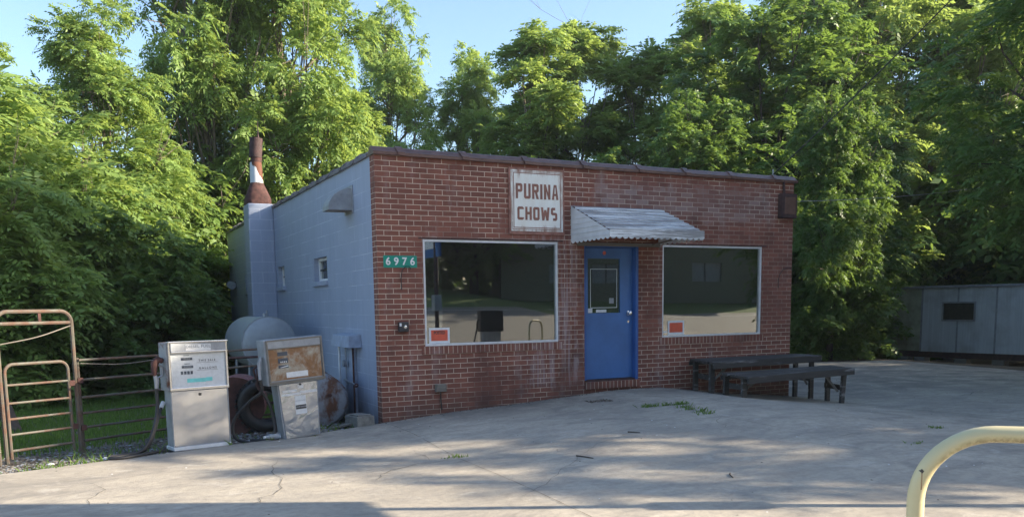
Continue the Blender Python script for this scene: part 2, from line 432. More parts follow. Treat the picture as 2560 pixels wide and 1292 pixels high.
CR = {
 'a': ([(0.03, -0.21), (0.0, -1.22), (-0.17, -2.94), (-0.21, -4.46), (-0.29, -5.75), (-.35, -7.5)], .016, .004),
 'b': ([(-0.17, -2.94), (-0.44, -3.06), (-0.63, -3.03), (-0.94, -3.16), (-1.21, -3.56)], .02, .035),
 'c': ([(-0.46, -2.95), (-0.41, -2.66), (-0.4, -2.32)], .012, .03),
 'd': ([(-1.78, -2.0), (-1.85, -2.34), (-1.94, -2.66), (-1.94, -3.0), (-1.99, -3.33), (-2.1, -3.59), (-2.24, -3.82), (-2.37, -4.03)], .015, .04),
 'e': ([(-3.49, -2.29), (-3.45, -2.52), (-3.39, -2.73), (-3.44, -2.97), (-3.51, -3.1), (-3.52, -3.4)], .013, .03),
 'f': ([(2.81, -1.64), (3.1, -1.81), (3.3, -1.97), (3.2, -2.38), (3.18, -3.04), (3.26, -3.75), (3.39, -4.37)], .015, .004),
 'g': ([(3.16, -3.02), (2.99, -3.18), (2.81, -3.5)], .018, .03),
 'h': ([(3.45, -4.46), (3.7, -4.46), (3.98, -4.49), (4.34, -4.47), (5.0, -4.45)], .015, .03),
 'i': ([(6.0, -.5), (6.46, -0.93), (6.95, -1.31), (7.17, -1.82), (7.18, -2.49), (7.27, -3.05), (7.44, -3.88), (7.6, -5)], .03, .01),
 'j': ([(9.62, 2.5), (10.6, 1.0), (12.47, 0.4), (13.08, 0.31)], .03, .04),
 'k': ([(-.4, -4.9), (1.2, -3.4), (2.2, -2.9), (3.1, -2.9)], .009, .03),
 'l': ([(9.4, -1.6), (10.4, -1.2), (11.6, -1.5)], .035, .06)}
for i, (k, (pts, w, j)) in enumerate(CR.items()): ribbon('ground_crack', pts, w, 'ctrl', j, seed=i + 3)

# ------------------------------------------------------------------ the store
store = thing('brick_store', (0, 0, 0), 'small flat roofed red brick shop with blue grey painted side wall', 'building')
W, D, H = 7.117, 12.62, 3.45
def wall(name, x0, x1, z0, z1, th, holes, mat, parent, plane='y', base=0.):
    """slab with rectangular openings; plane 'y': front face at y=base, going back th; plane 'x': face x=base, going to x+th"""
    us = sorted({x0, x1, *[h[0] for h in holes], *[h[1] for h in holes]}); zs = sorted({z0, z1, *[h[2] for h in holes], *[h[3] for h in holes]})
    solid = lambda i, j: 0 <= i < len(us) - 1 and 0 <= j < len(zs) - 1 and not any(h[0] < (us[i] + us[i + 1]) / 2 < h[1] and h[2] < (zs[j] + zs[j + 1]) / 2 < h[3] for h in holes)
    b = MB()
    P = (lambda u, d, z: (u, base + d, z)) if plane == 'y' else (lambda u, d, z: (base + d, u, z))
    for i in range(len(us) - 1):
        for j in range(len(zs) - 1):
            if not solid(i, j): continue
            a, c, e, f = us[i], us[i + 1], zs[j], zs[j + 1]
            b.add([P(a, 0, e), P(c, 0, e), P(c, 0, f), P(a, 0, f)], [(0, 1, 2, 3)]); b.add([P(a, th, e), P(c, th, e), P(c, th, f), P(a, th, f)], [(3, 2, 1, 0)])
            for (di, dj, q) in ((-1, 0, (a, e, a, f)), (1, 0, (c, f, c, e)), (0, -1, (c, e, a, e)), (0, 1, (a, f, c, f))):
                if not solid(i + di, j + dj):
                    b.add([P(q[0], 0, q[1]), P(q[0], th, q[1]), P(q[2], th, q[3]), P(q[2], 0, q[3])], [(0, 1, 2, 3)])
    o = b.build(name, mat, parent)
    bm = bmesh.new(); bm.from_mesh(o.data); bmesh.ops.remove_doubles(bm, verts=bm.verts, dist=1e-5); bmesh.ops.recalc_face_normals(bm, faces=bm.faces); bm.to_mesh(o.data); bm.free()
    return o
W1 = (.631, 2.683, .985, 2.404); W2 = (4.505, 6.475, .992, 2.397); DR = (3.117, 4.069, .375, 2.40)
wall('front_wall', 0, W, -.35, H, .19, [W1, W2, DR], 'brick', store)
SW = [(2.582, 3.432, 1.946, 2.324), (5.78, 6.38, 1.946, 2.324), (9.376, 10.2, 1.946, 2.324)]
wall('side_wall', .191, D, -.5, H + .02, .2, SW, 'block', store, 'x', .002)
wall('side_wall', .191, D, -.5, H, .2, [], 'block', store, 'x', W - .203)
MB().box(.205, W - .205, D - .2, D - .002, -.5, H).build('back_wall', 'block', store)
MB().box(.2, W - .2, .192, D - .2, 3.15, 3.25).build('roof', 'roof', store)
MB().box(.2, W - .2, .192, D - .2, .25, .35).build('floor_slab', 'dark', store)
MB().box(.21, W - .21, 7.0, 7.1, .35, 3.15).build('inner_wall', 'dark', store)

# clay coping tiles: rounded ridge, with a collar at each joint
def cope(path_pts, name, mat, collars, r=.062, wid=.13, seed=0, axis='x'):
    rnd = random.Random(seed); b = MB()
    prof = [(-wid, -.03), (-wid, .010), (-.085, .025), (-.06, .058), (-.03, .08), (0, .087), (.03, .08), (.06, .058), (.085, .025), (wid, .010), (wid, -.03)]
    a, c = Vector(path_pts[0]), Vector(path_pts[1]); L = (c - a).length; d = (c - a) / L; s = Vector((-d.y, d.x, 0)).normalized()
    def seg(t0, t1, k, dz=0, dz1=None):
        dz1 = dz if dz1 is None else dz1
        vs = [a + d * t + s * u * k + Vector((0, 0, (v if v < 0 else v * k) + q)) for t, q in ((t0, dz), (t1, dz1)) for u, v in prof]
        n = len(prof); fs = [(i, (i + 1) % n, n + (i + 1) % n, n + i) for i in range(n)] + [tuple(range(n - 1, -1, -1)), tuple(range(n, 2 * n))]
        b.add(vs, fs)
    pos = [0] + collars + [L]
    for i, (p, q) in enumerate(zip(pos, pos[1:])):
        seg(p + .001, q - .001, 1.0, rnd.uniform(-.004, .004), rnd.uniform(-.004, .004))
    for q in collars:
        seg(q - .045, q + .045, 1.17 + rnd.uniform(-.03, .05), .002)
    return b.build(name, mat, store, smooth=True)
cope([(-.02, .085, H + .03), (W + .05, .085, H + .005)], 'coping', 'coping', [.37, 1.27, 2.2, 3.14, 4.1, 4.95, 5.84, 6.75])
cope([(.10, .23, H + .035), (.10, D, H + .045)], 'coping', 'coping_grey', [.6 + .68 * i for i in range(17)], seed=4)
cope([(W - .1, .23, H + .01), (W - .1, D, H + .02)], 'coping', 'coping', [.6 + .9 * i for i in range(13)], seed=5)
cope([(.24, D - .1, H + .03), (W - .24, D - .1, H + .02)], 'coping', 'coping', [.9 * i for i in range(1, 7)], seed=6)
# chimney
MB().hexa([(-.50, 6.55, -.3), (.001, 6.55, -.3), (.001, 7.1, -.3), (-.50, 7.1, -.3), (-.475, 6.55, 3.55), (.001, 6.55, 3.55), (.001, 7.1, 3.55), (-.475, 7.1, 3.55)]).build('chimney', 'block', store, bevel=.02)
flue = thing('flue', (0, 0, 0), None, None); flue.parent = store
# square hood to round pipe
b = MB(); n = 16; cxx, cyy = -.24, 6.82; vs = []
for (zz, hw, rr, sq) in ((3.551, .235, .235, 1.), (3.66, .235, .235, 1.), (3.97, .125, .125, 0.)):
    for j in range(n):
        a = 2 * math.pi * (j + .5) / n; ca, sa = math.cos(a), math.sin(a)
        k = hw / max(abs(ca), abs(sa)) if sq else rr
        vs.append((cxx + ca * k, cyy + sa * k, zz))
fs = [(i * n + j, i * n + (j + 1) % n, (i + 1) * n + (j + 1) % n, (i + 1) * n + j) for i in range(2) for j in range(n)] + [tuple(range(n)), tuple(2 * n + j for j in range(n))]
b.add(vs, fs).build('flue_hood', 'rust', store, smooth=True)
n = NT('flaking_flue_paint'); o = n.obj(); sp = n.node('SeparateXYZ', {0: o})
f = n.math('ADD', n.math('MULTIPLY', n.math('SUBTRACT', sp.outputs[2], 3.97), 1.35), n.math('ADD', n.math('MULTIPLY', n.math('ADD', sp.outputs[0], .24), 2.2), n.math('MULTIPLY', n.noise(n.scale(o, (1, 1, .5)), 9, 5, .6), .55)))
c = n.mix(n.ramp(f, [(.56, 0.), (.60, 1.)]), (.55, .60, .64), n.mix(n.noise(o, 20, 4), (.06, .022, .016), (.17, .06, .03)))
M['fluepaint'] = n.bsdf(Base_Color=c, Roughness=.8)
MB().lathe([(.125, 3.965), (.12, 4.18), (.112, 4.36)], (cxx, cyy, 0), n=20).build('flue_pipe', 'fluepaint', store, smooth=True)
MB().tube([(cxx, cyy, 4.335), (cxx + .02, cyy, 4.47)], .108, 20).build('flue_pipe', 'rust', store, smooth=True)
MB().tube([(cxx + .0, cyy, 4.45), (cxx + .03, cyy, 4.82)], .124, 20).build('flue_pipe', 'rustdark', store, smooth=True)
MB().tube([(cxx + .07, cyy, 4.81), (cxx + .07, cyy, 4.9), (cxx + .075, cyy, 5.15)], [.03, .012, .006], 6).build('flue_wire', 'rustdark', store)
bpy.data.objects.remove(flue)
# vent hood on the side wall (quarter round, open below)
b = MB(); ys = (1.05, 1.38); k = 8
arc = [(.0, .30)] + [(-.34 * math.sin(rad(90) * i / k), .30 * math.cos(rad(90) * i / k)) for i in range(1, k + 1)]
vs = [(x, y, 2.86 + z) for y in ys for x, z in arc + [(0., 0.)]]; n = len(arc) + 1
fs = [(i, i + 1, n + i + 1, n + i) for i in range(n - 2)] + [tuple(range(n)), tuple(range(2 * n - 1, n - 1, -1))]
b.add(vs, fs).build('vent_hood', 'galv', store)
MB().box(-.012, .0, 1.0, 1.43, 2.82, 3.2).build('vent_plate', 'galv', store, bevel=.004)

def window(w, name, depth, fw, mat, panes=1, bars=False, side=False, sill=True):
    """opening (u0,u1,z0,z1) in the front wall (side False) or side wall"""
    u0, u1, z0, z1 = w; P = (lambda u, d, z: (u, d, z)) if not side else (lambda u, d, z: (.002 + d, u, z))
    root = bpy.data.objects.new(name, None); COL.objects.link(root); root.parent = store
    def bx(b, a, c, d0, d1, e, f):
        p, q = P(a, d0, e), P(c, d1, f); b.box(p[0], q[0], p[1], q[1], e, f)
    b = MB(); e = .001
    bx(b, u0 + e, u1 - e, depth - .02, depth + .05, z0 + e, z0 + fw); bx(b, u0 + e, u1 - e, depth - .02, depth + .05, z1 - fw, z1 - e)
    bx(b, u0 + e, u0 + fw, depth - .02, depth + .05, z0 + fw, z1 - fw); bx(b, u1 - fw, u1 - e, depth - .02, depth + .05, z0 + fw, z1 - fw)
    b.build('frame', mat, root, bevel=.003)
    b = MB(); bx(b, u0 + fw * .9, u1 - fw * .9, depth + .012, depth + .018, z0 + fw * .9, z1 - fw * .9); b.build('pane', 'glass', root)
    if bars:
        b = MB(); m = (z0 + z1) / 2; bx(b, u0 + fw, u1 - fw, depth - .01, depth + .03, m - .012, m + .012); b.build('rail', 'blackp', root)
    return root
r1 = window(W1, 'display_window', .03, .032, 'alu'); r2 = window(W2, 'display_window', .03, .03, 'alu')
for r, w in ((r1, W1), (r2, W2)):
    MB().box(w[1] - .10, w[1] - .005, .10, .188, w[2] + .01, w[3] - .01).build('jamb', 'wooddry', r)
    MB().box(w[0] - .05, w[1] + .06, -.012, .1, w[2] - .105, w[2] - .001).build('sill', 'rowlock', r)
    MB().box(w[0] - .06, w[1] + .08, -.006, .015, w[3] + .002, w[3] + .018).build('lintel', 'rustdark', r)
for w in SW:
    r = window(w, 'small_window', .10, .045, 'white', bars=True, side=True)
    MB().box(-.045, .09, w[0] - .03, w[1] + .03, w[2] - .075, w[2] - .001).build('sill', 'block', r, bevel=.006)

# door
dr = bpy.data.objects.new('door', None); COL.objects.link(dr); dr.parent = store
x0, x1, z0, z1 = DR
b = MB(); b.box(x0 + .001, x0 + .045, .02, .16, z0 + .02, z1 - .001); b.box(x1 - .05, x1 - .001, .005, .16, z0 + .001, z1 - .001); b.box(x0 + .045, x1 - .05, .02, .16, z1 - .06, z1 - .001)
b.build('door_frame', 'dkblue', dr, bevel=.003)
y = .095
P0 = (3.235, 3.80, 1.385, 2.185)
lf = wall('door_leaf', x0 + .05, x1 - .055, z0 + .03, z1 - .065, .045, [P0], 'blue', dr, base=y)
MB().box(P0[0] - .001, P0[1] + .001, y + .018, y + .024, P0[2] - .001, P0[3] + .001).build('door_pane', 'glass', dr)
b = MB(); wl_ = .008
ix0, ix1, iz0, iz1 = P0[0] + .05, P0[1] - .045, P0[2] + .075, P0[3] - .15
b.box(ix0, ix1, y + .0155, y + .0172, iz0, iz0 + wl_); b.box(ix0, ix1, y + .0155, y + .0172, iz1 - wl_, iz1); b.box(ix0, ix0 + wl_, y + .0155, y + .0172, iz0 + wl_, iz1 - wl_); b.box(ix1 - wl_, ix1, y + .0155, y + .0172, iz0 + wl_, iz1 - wl_)
b.build('pane_border', 'paper', dr)
b = MB(); b.box(P0[0] + .005, P0[0] + .085, y + .015, y + .017, P0[2] + .005, P0[2] + .07); b.box(P0[0] + .15, P0[0] + .33, y + .015, y + .017, P0[2] + .01, P0[2] + .05)
b.build('door_sticker', 'paper', dr)
MB().box(P0[0] + .38, P0[0] + .46, y + .015, y + .017, P0[2] + .14, P0[2] + .22).build('door_sticker', 'galv', dr)
b = MB(); b.lathe([(.034, 0), (.034, -.008), (.014, -.012), (.014, -.035), (.032, -.045), (.033, -.07), (.02, -.08)], (x1 - .125, y - .0005, 1.375), 'y', 20)
b.build('door_knob', 'chrome', dr, smooth=True)
MB().lathe([(.018, 0), (.018, -.006)], (x1 - .125, y - .0005, 1.25), 'y', 14).build('lock', 'chrome', dr)
b = MB(); b.lathe([(.028, 0), (.028, -.004)], (3.52, y - .0005, 2.265), 'y', 16); b.build('door_emblem', 'red', dr)
for zz in (.62, 1.35, 2.1): MB().box(x0 + .042, x0 + .06, y - .012, y - .001, zz, zz + .09).build('hinge', 'blackp', dr)
MB().box(x0 - .001, x1 + .001, -.045, .16, z0 - .105, z0 - .001).build('door_step', 'rowlock', store, bevel=.004)
MB().box(x0 + .045, x1 - .05, .02, .17, z0, z0 + .022).build('threshold', 'rustdark', dr)

# awning: stepped sheet metal slats with scalloped valance
aw = bpy.data.objects.new('awning', None); COL.objects.link(aw); aw.parent = store
ax0, ax1, azt, ayf, azf = 2.895, 4.44, 2.915, -1.02, 2.485
n = NT('awning_paint'); o = n.obj(); f = n.noise(n.scale(o, (1, 6, 3)), 3, 6, .7, .5)
f = n.noise(n.scale(o, (.7, 16, 16)), 1.6, 7, .75, .4)
c = n.mix(n.ramp(f, [(.45, 0.), (.56, .9)]), (.64, .68, .73), (.20, .205, .22)); M['awntop'] = n.bsdf(Base_Color=c, Roughness=.45, Metallic=.25)
M['awnside'] = mat_plain('awning_side', (.62, .64, .67), .5, var=.12, scale=4)
b = MB(); ns = 9
for i in range(ns):
    t0, t1 = i / ns, (i + 1.12) / ns
    t1 = min(t1, 1.0)
    ya, yb = ayf * t0 - .005, ayf * t1; za, zb = azt + (azf - azt) * t0, azt + (azf - azt) * t1
    xo = .0 + (.03 * (i / ns))
    lift = .026
    p = [(ax0 - .0, ya, za), (ax1 + xo, ya, za), (ax1 + xo, yb, zb + lift), (ax0, yb, zb + lift)]
    b.hexa([(q[0], q[1], q[2] - .004) for q in p] + p)
    # turned lip
    b.box(ax0, ax1 + xo, yb - .006, yb, zb + .0, zb + lift - .004)
b.build('slats', 'awntop', aw)
def scallop(b, A, Bp, ztop, depth, nsc, ph=0., th=.006, per=6):
    A = Vector(A); Bp = Vector(Bp); nn = nsc * per; d = (Bp - A).normalized(); s = Vector((-d.y, d.x, 0)) * th
    bot = []; top = []
    for i in range(nn + 1):
        t = i / nn; p = A.lerp(Bp, t); zt = ztop(t) if callable(ztop) else ztop
        zb = (depth(t) if callable(depth) else depth) - .014 * abs(math.sin(math.pi * (t * nsc + ph))) * 2
        top.append(Vector((p.x, p.y, zt))); bot.append(Vector((p.x, p.y, zb)))
    for i in range(nn):
        b.hexa([bot[i], bot[i + 1], bot[i + 1] + s, bot[i] + s, top[i], top[i + 1], top[i + 1] + s, top[i] + s])
b = MB(); scallop(b, (ax0 + .005, ayf - .012, 0), (ax1 + .03, ayf - .012, 0), azf + .03, azf - .075, 16); b.build('valance', 'awntop', aw)
for xx, nm in ((ax0 + .001, 'side_panel'), (ax1 - .02, 'side_panel')):
    b = MB(); scallop(b, (xx, -.004, 0), (xx, ayf - .01, 0), lambda t: azt + (azf - azt) * t - .004, lambda t: azf - .075, 9)
    q = b.build(nm, 'awnside', aw)
b = MB()
for i in range(7):
    zz = azf - .05 + i * .07; t = (azt - zz) / (azt - azf)
    b.box(ax0 - .009, ax0 - .001, max(ayf, ayf * min(1, t)) if t < 1 else ayf, -.004, zz, zz + .006)
b.build('side_ribs', 'awnside', aw)
MB().box(ax0 + .1, ax1, -.05, -.002, azf - .13, azf - .08).build('awning_rail', 'wooddry', aw)
MB().tube([(ax1 - .15, -.02, azf - .1), (ax1 - .15, ayf + .04, azf - .02)], .012, 6).build('brace', 'wooddry', aw)

# ------------------------------------------------------------------ lettering by strokes
def strokes(txt, h, w, t, gap):
    """blocky capitals from chamfered bars; returns list of quads in (x, z) and total width"""
    S = {'P': (1, ['L', 'T', 'M', 'RT']), 'U': (1, ['L', 'R', 'B']), 'R': (1, ['L', 'T', 'M', 'RT', 'leg']), 'I': (0, ['L']), 'N': (1, ['L', 'R', 'diag']), 'A': (1, ['A']), 'C': (1, ['L', 'T', 'B']), 'H': (1, ['L', 'R', 'M']),
         'O': (1, ['L', 'R', 'T', 'B']), 'W': (1.35, ['W']), 'S': (1, ['T', 'M', 'B', 'LT', 'RB'])}
    Q = []; x = 0.
    for c in txt:
        wf, parts = S[c]; ww = t if wf == 0 else w * wf; m = h * .52; ch = t * .55
        def bar(x0, x1, z0, z1, c4=(0, 0, 0, 0)):
            a, bb, cc, d = c4
            pts = []
            pts += [(x0 + ch, z0), ] if a else [(x0, z0)]
            pts += [(x1 - ch, z0), (x1, z0 + ch)] if bb else [(x1, z0)]
            pts += [(x1, z1 - ch), (x1 - ch, z1)] if cc else [(x1, z1)]
            pts += [(x0 + ch, z1), (x0, z1 - ch)] if d else [(x0, z1)]
            if a: pts.append((x0, z0 + ch))
            Q.append([(x + px, pz) for px, pz in pts])
        for p in parts:
            if p == 'L': bar(0, t, 0 if 'B' not in parts else 0, h, (c in 'CUO', 0, 0, c in 'CO'))
            if p == 'R': bar(ww - t, ww, 0, h, (0, c in 'UO', c in 'O', 0))
            if p == 'T': bar(t if c != 'S' else t, ww - t if c in 'OPRS' else ww, h - t, h, (0, 0, c == 'C', 0))
            if p == 'B': bar(t, ww - t if c in 'UOS' else ww, 0, t, (0, c == 'C', 0, 0))
            if p == 'M': bar(t, ww - t if c in 'HSPR' else ww, m - t / 2, m + t / 2)
            if p == 'RT': bar(ww - t, ww, m - t / 2, h, (0, 1, 1, 0))
            if p == 'LT': bar(0, t, m - t / 2, h, (1, 0, 0, 1))
            if p == 'RB': bar(ww - t, ww, 0, m + t / 2, (0, 1, 1, 0))
            if p == 'leg': Q.append([(x + ww * .42, m - t / 2), (x + ww * .42 + t, m - t / 2), (x + ww, 0), (x + ww - t, 0)])
            if p == 'diag': Q.append([(x + t * .95, h), (x + t * .95, h * .62), (x + ww - t * .95, 0), (x + ww - t * .95, h * .38)])
            if p == 'A':
                Q.append([(x, 0), (x + t, 0), (x + ww / 2 - t * .1, h), (x + ww / 2 - t * .62, h)]); Q.append([(x + ww - t, 0), (x + ww, 0), (x + ww / 2 + t * .62, h), (x + ww / 2 + t * .1, h)])
                Q.append([(x + ww / 2 - t * .1, h), (x + ww / 2 - t * .1, h * .82), (x + ww / 2 + t * .1, h * .82), (x + ww / 2 + t * .1, h)])
                Q.append([(x + ww * .30, h * .26), (x + ww * .70, h * .26), (x + ww * .64, h * .26 + t * .8), (x + ww * .36, h * .26 + t * .8)])
            if p == 'W':
                k = ww / 4
                for (a, z_a, c2, z_c) in ((0, h, k, 0), (2 * k, h * .8, k, 0), (2 * k, h * .8, 3 * k, 0), (4 * k, h, 3 * k, 0)):
                    sgn = 1
                    o1 = min(max(a - t / 2, 0), ww - t); o2 = c2 - t / 2
                    Q.append([(x + o1, z_a), (x + o1 + t, z_a), (x + o2 + t, z_c), (x + o2, z_c)])
        x += ww + gap
    return Q, x - gap
def letter_mesh(Q, X, Z, yf, th=.003):
    b = MB()
    for i, q in enumerate(Q):
        y0 = yf - th - .0004 * (i % 7); n = len(q)
        vs = [(X + a, y0, Z + c) for a, c in q] + [(X + a, yf, Z + c) for a, c in q]
        b.add(vs, [tuple(range(n)), tuple(range(2 * n - 1, n - 1, -1))] + [(i2, (i2 + 1) % n, n + (i2 + 1) % n, n + i2) for i2 in range(n)])
    return b

sg = thing('shop_sign', (2.341, -.002, 2.495), 'square rusty cream sign with brown capital lettering in two lines on the brick front', 'sign')
n = NT('sign_enamel'); o = n.obj(); sp = n.node('SeparateXYZ', {0: o})
edge = n.math('MAXIMUM', n.math('ABSOLUTE', n.math('MULTIPLY', sp.outputs[0], 2.4)), n.math('ABSOLUTE', n.math('MULTIPLY', n.math('SUBTRACT', sp.outputs[2], .45), 2.4)))
f = n.noise(n.scale(o, (3, 3, .8)), 4, 6, .65, .4)
m = n.ramp(n.math('ADD', n.math('MULTIPLY', edge, .62), n.math('MULTIPLY', f, .6)), [(.84, 0.), (1., .9)])
c = n.mix(n.ramp(f, [(.35, 0.), (.7, .35)]), (.78, .79, .75), (.62, .50, .38)); c = n.mix(m, c, (.24, .10, .05))
M['enamel'] = n.bsdf(Base_Color=c, Roughness=.4)
M['signbrown'] = mat_plain('sign_lettering', (.24, .10, .07), .5, var=.25)
M['signrust'] = mat_plain('sign_rust_border', (.26, .12, .09), .7, var=.35, scale=10)
hw = .44; hh = .904
MB().box(-hw, hw, -.02, 0, 0, hh).build('backing', 'signrust', sg, bevel=.004)
MB().box(-hw + .055, hw - .055, -.026, -.0201, .075, hh - .055).build('enamel_panel', 'enamel', sg)
b = MB(); i0, i1, j0, j1, t = -hw + .03, hw - .03, .045, hh - .03, .02
b.box(i0, i1, -.0245, -.0201, j0, j0 + t); b.box(i0, i1, -.0245, -.0201, j1 - t, j1); b.box(i0, i0 + t, -.0245, -.0201, j0 + t, j1 - t); b.box(i1 - t, i1, -.0245, -.0201, j0 + t, j1 - t)
b.build('border', 'enamel', sg)
b = MB(); i0, i1, j0, j1, t = -hw + .066, hw - .066, .088, hh - .066, .011
b.box(i0, i1, -.0275, -.0262, j0, j0 + t); b.box(i0, i1, -.0275, -.0262, j1 - t, j1); b.box(i0, i0 + t, -.0275, -.0262, j0 + t, j1 - t); b.box(i1 - t, i1, -.0275, -.0262, j0 + t, j1 - t)
b.build('inner_border', 'signbrown', sg)
Q, tw = strokes('PURINA', .205, .108, .036, .026); k = .672 / tw
letter_mesh([[(a * k, c) for a, c in q] for q in Q], -.336, .487, -.0262).build('lettering', 'signbrown', sg)
Q, tw = strokes('CHOWS', .18, .108, .035, .026); k = .63 / tw
letter_mesh([[(a * k, c) for a, c in q] for q in Q], -.315, .198, -.0262).build('lettering', 'signbrown', sg)

ns_ = thing('number_sign', (.311, -.002, 2.027), 'green house number plate 6976 left of the first shop window', 'number sign')
MB().box(-.231, .231, -.005, 0, 0, .157).build('plate', 'greendark', ns_, bevel=.002)
text_mesh('6 9 7 6', .135, 'digits', 'paper', ns_, face_mtx(0, -.0065, .078), .001, .003, 1.05, sx=1.0)
tag(MB().tube([(.32, -.003, 1.74), (.31, -.02, 1.9), (.325, -.03, 1.99), (.37, -.035, 2.045), (.42, -.035, 2.045), (.44, -.03, 2.02), (.435, -.025, 2.0)], .005, 6).build('loose_wire', 'black', None), 'black wire curling up over the green number plate', 'wire')
tag(MB().tube([(6.83, -.003, 1.74), (6.81, -.02, 1.86), (6.83, -.03, 1.96), (6.90, -.035, 2.04), (6.99, -.035, 2.07), (7.06, -.03, 2.06), (7.10, -.02, 2.03)], .005, 6).build('loose_wire', 'black', None), 'thin wire curling out of the bricks right of the second window', 'wire')
db = thing('doorbell_box', (.317, -.001, 1.255), 'small black wall box with a round socket below the number plate', 'box')
MB().box(-.067, .067, -.06, 0, -.065, .065).build('case', 'blackp', db, bevel=.008)
MB().lathe([(.022, 0), (.022, -.01), (.012, -.012)], (.015, -.06, 0), 'y', 16).build('socket', 'chrome', db)
MB().box(-.062, -.035, -.063, -.0601, .01, .05).build('sticker', 'paper', db)
ob = thing('outlet_box', (.825, -.001, .42), 'pale weathered outlet box low on the brick wall under the first window', 'outlet')
MB().hexa([(-.08, -.06, -.052), (.08, -.06, -.052), (.08, 0, -.052), (-.08, 0, -.052), (-.06, -.07, .052), (.06, -.07, .052), (.08, 0, .052), (-.08, 0, .052)]).build('cover', 'wooddry', ob, bevel=.008)
MB().tube([(0, -.02, -.05), (.005, -.015, -.2), (.012, -.02, -.3)], .008, 6).build('cable', 'black', ob)
eb = thing('electric_box', (6.93, -.001, 2.86), 'brown rusted meter box high on the right corner of the brick front', 'box')
MB().box(-.15, .17, -.10, 0, 0, .385).build('case', 'rustdark', eb, bevel=.01)
MB().box(-.10, .13, -.112, -.1005, .06, .33).build('lid', 'coping', eb, bevel=.006)
MB().tube([(-.05, -.03, .39), (-.06, -.03, .60)], .02, 8).build('conduit', 'rustdark', eb)
def notice(name, x0, x1, z0, z1, y, label, txt):
    r = thing(name, ((x0 + x1) / 2, y, z0), label, 'notice'); w = (x1 - x0) / 2; h = z1 - z0
    MB().box(-w, w, -.003, 0, 0, h).build('paper', 'paper', r); MB().box(-w + .03, w - .03, -.0045, -.0031, .035, h - .03).build('red_field', 'red', r)
    if txt: text_mesh(txt, h * .27, 'words', 'blackp', r, face_mtx(0, -.0055, h * .68), .0005, .002, sx=.8)
    for i in range(3): pass
    return r
notice('posted_notice', .70, 1.0, 1.02, 1.23, .039, 'white bordered red POSTED notice in the corner of the first window', 'POSTED')
notice('faded_notice', 4.64, 4.95, 1.03, 1.245, .039, 'white bordered faded orange notice in the corner of the second window', None)
notes = MB().box(4.55, 4.62, .036, .039, 1.06, 1.09).build('window_sticker', 'paper'); tag(notes, 'tiny white sticker at the lower left edge of the second window', 'sticker')

# floodlight on the far end of the side wall
fl = thing('floodlight', (-.002, 11.64, 2.09), 'small grey floodlight at the far end of the painted side wall', 'lamp')
MB().box(-.03, 0, -.07, .07, -.02, .12).build('bracket', 'blackp', fl, bevel=.004)
MB().lathe([(.03, -.0), (.06, -.06), (.1, -.12), (.1, -.15)], (-.12, -.02, .03), 'y', 16).build('lamp_head', 'galv', fl, smooth=True)
MB().lathe([(.03, -.0), (.06, -.06), (.09, -.12), (.09, -.14)], (-.12, .2, .05), 'y', 16).build('lamp_head', 'galv', fl, smooth=True)
MB().tube([(-.02, 0, .05), (-.12, 0, .04)], .02, 8).build('arm', 'galv', fl)

# pipe cover and pipes by the corner
M['wallpaint'] = mat_plain('wall_paint_metal', (.31, .36, .46), .6, var=.2)
uc = thing('pipe_cover', (0, 0, 0), 'grey boxed pipe cover with pipes and plank against the painted wall by the corner', 'pipe box')
MB().hexa([(-.19, .85, .96), (0, .85, .96), (0, 1.80, .96), (-.19, 1.80, .96), (-.17, .87, 1.13), (0, .87, 1.15), (0, 1.78, 1.15), (-.17, 1.78, 1.13)]).build('cover_box', 'wallpaint', uc, bevel=.006)
MB().box(-.055, -.002, 1.12, 1.50, -.05, .96).build('plank', 'wallpaint', uc, bevel=.004)
MB().tube([(-.10, 1.68, -.03), (-.10, 1.68, .96)], .018, 8).build('white_pipe', 'white', uc, smooth=True)
MB().tube([(-.10, 1.68, -.03), (-.10, 1.68, .05)], .035, 8).build('pipe_foot', 'white', uc)
MB().tube([(-.08, 1.02, .0), (-.08, 1.02, .96)], .014, 8).build('pipe', 'rust', uc, smooth=True)
MB().tube([(-.09, 1.36, .0), (-.09, 1.36, .96)], .012, 8).build('pipe', 'galv', uc, smooth=True)
MB().tube([(-.10, 1.45, .48), (-.11, 1.02, .46), (-.11, .80, .44)], .014, 8).build('valve', 'galv', uc)
MB().lathe([(.03, 0), (.03, .02)], (-.11, .8, .44), 'y', 10).build('valve_wheel', 'rust', uc)
MB().tube([(-.10, 1.36, .72), (-.14, 1.36, .72)], .05, 12).build('pressure_gauge', 'galv', uc)
M['oldblock'] = mat_plain('old_block', (.16, .16, .15), .9, var=.35, scale=14, bump=.4)
cb = thing('concrete_block', (-.29, .0, gz(-.29, .0) - .03), 'concrete block lying at the foot of the painted wall beside the corner', 'concrete block', rz=.25)
b = MB(); b.box(-.13, .13, -.12, .2, 0, .155); b.build('block', 'oldblock', cb, bevel=.01); MB().box(-.10, .1, -.09, .17, .156, .172).build('cap', 'oldblock', cb, bevel=.004)

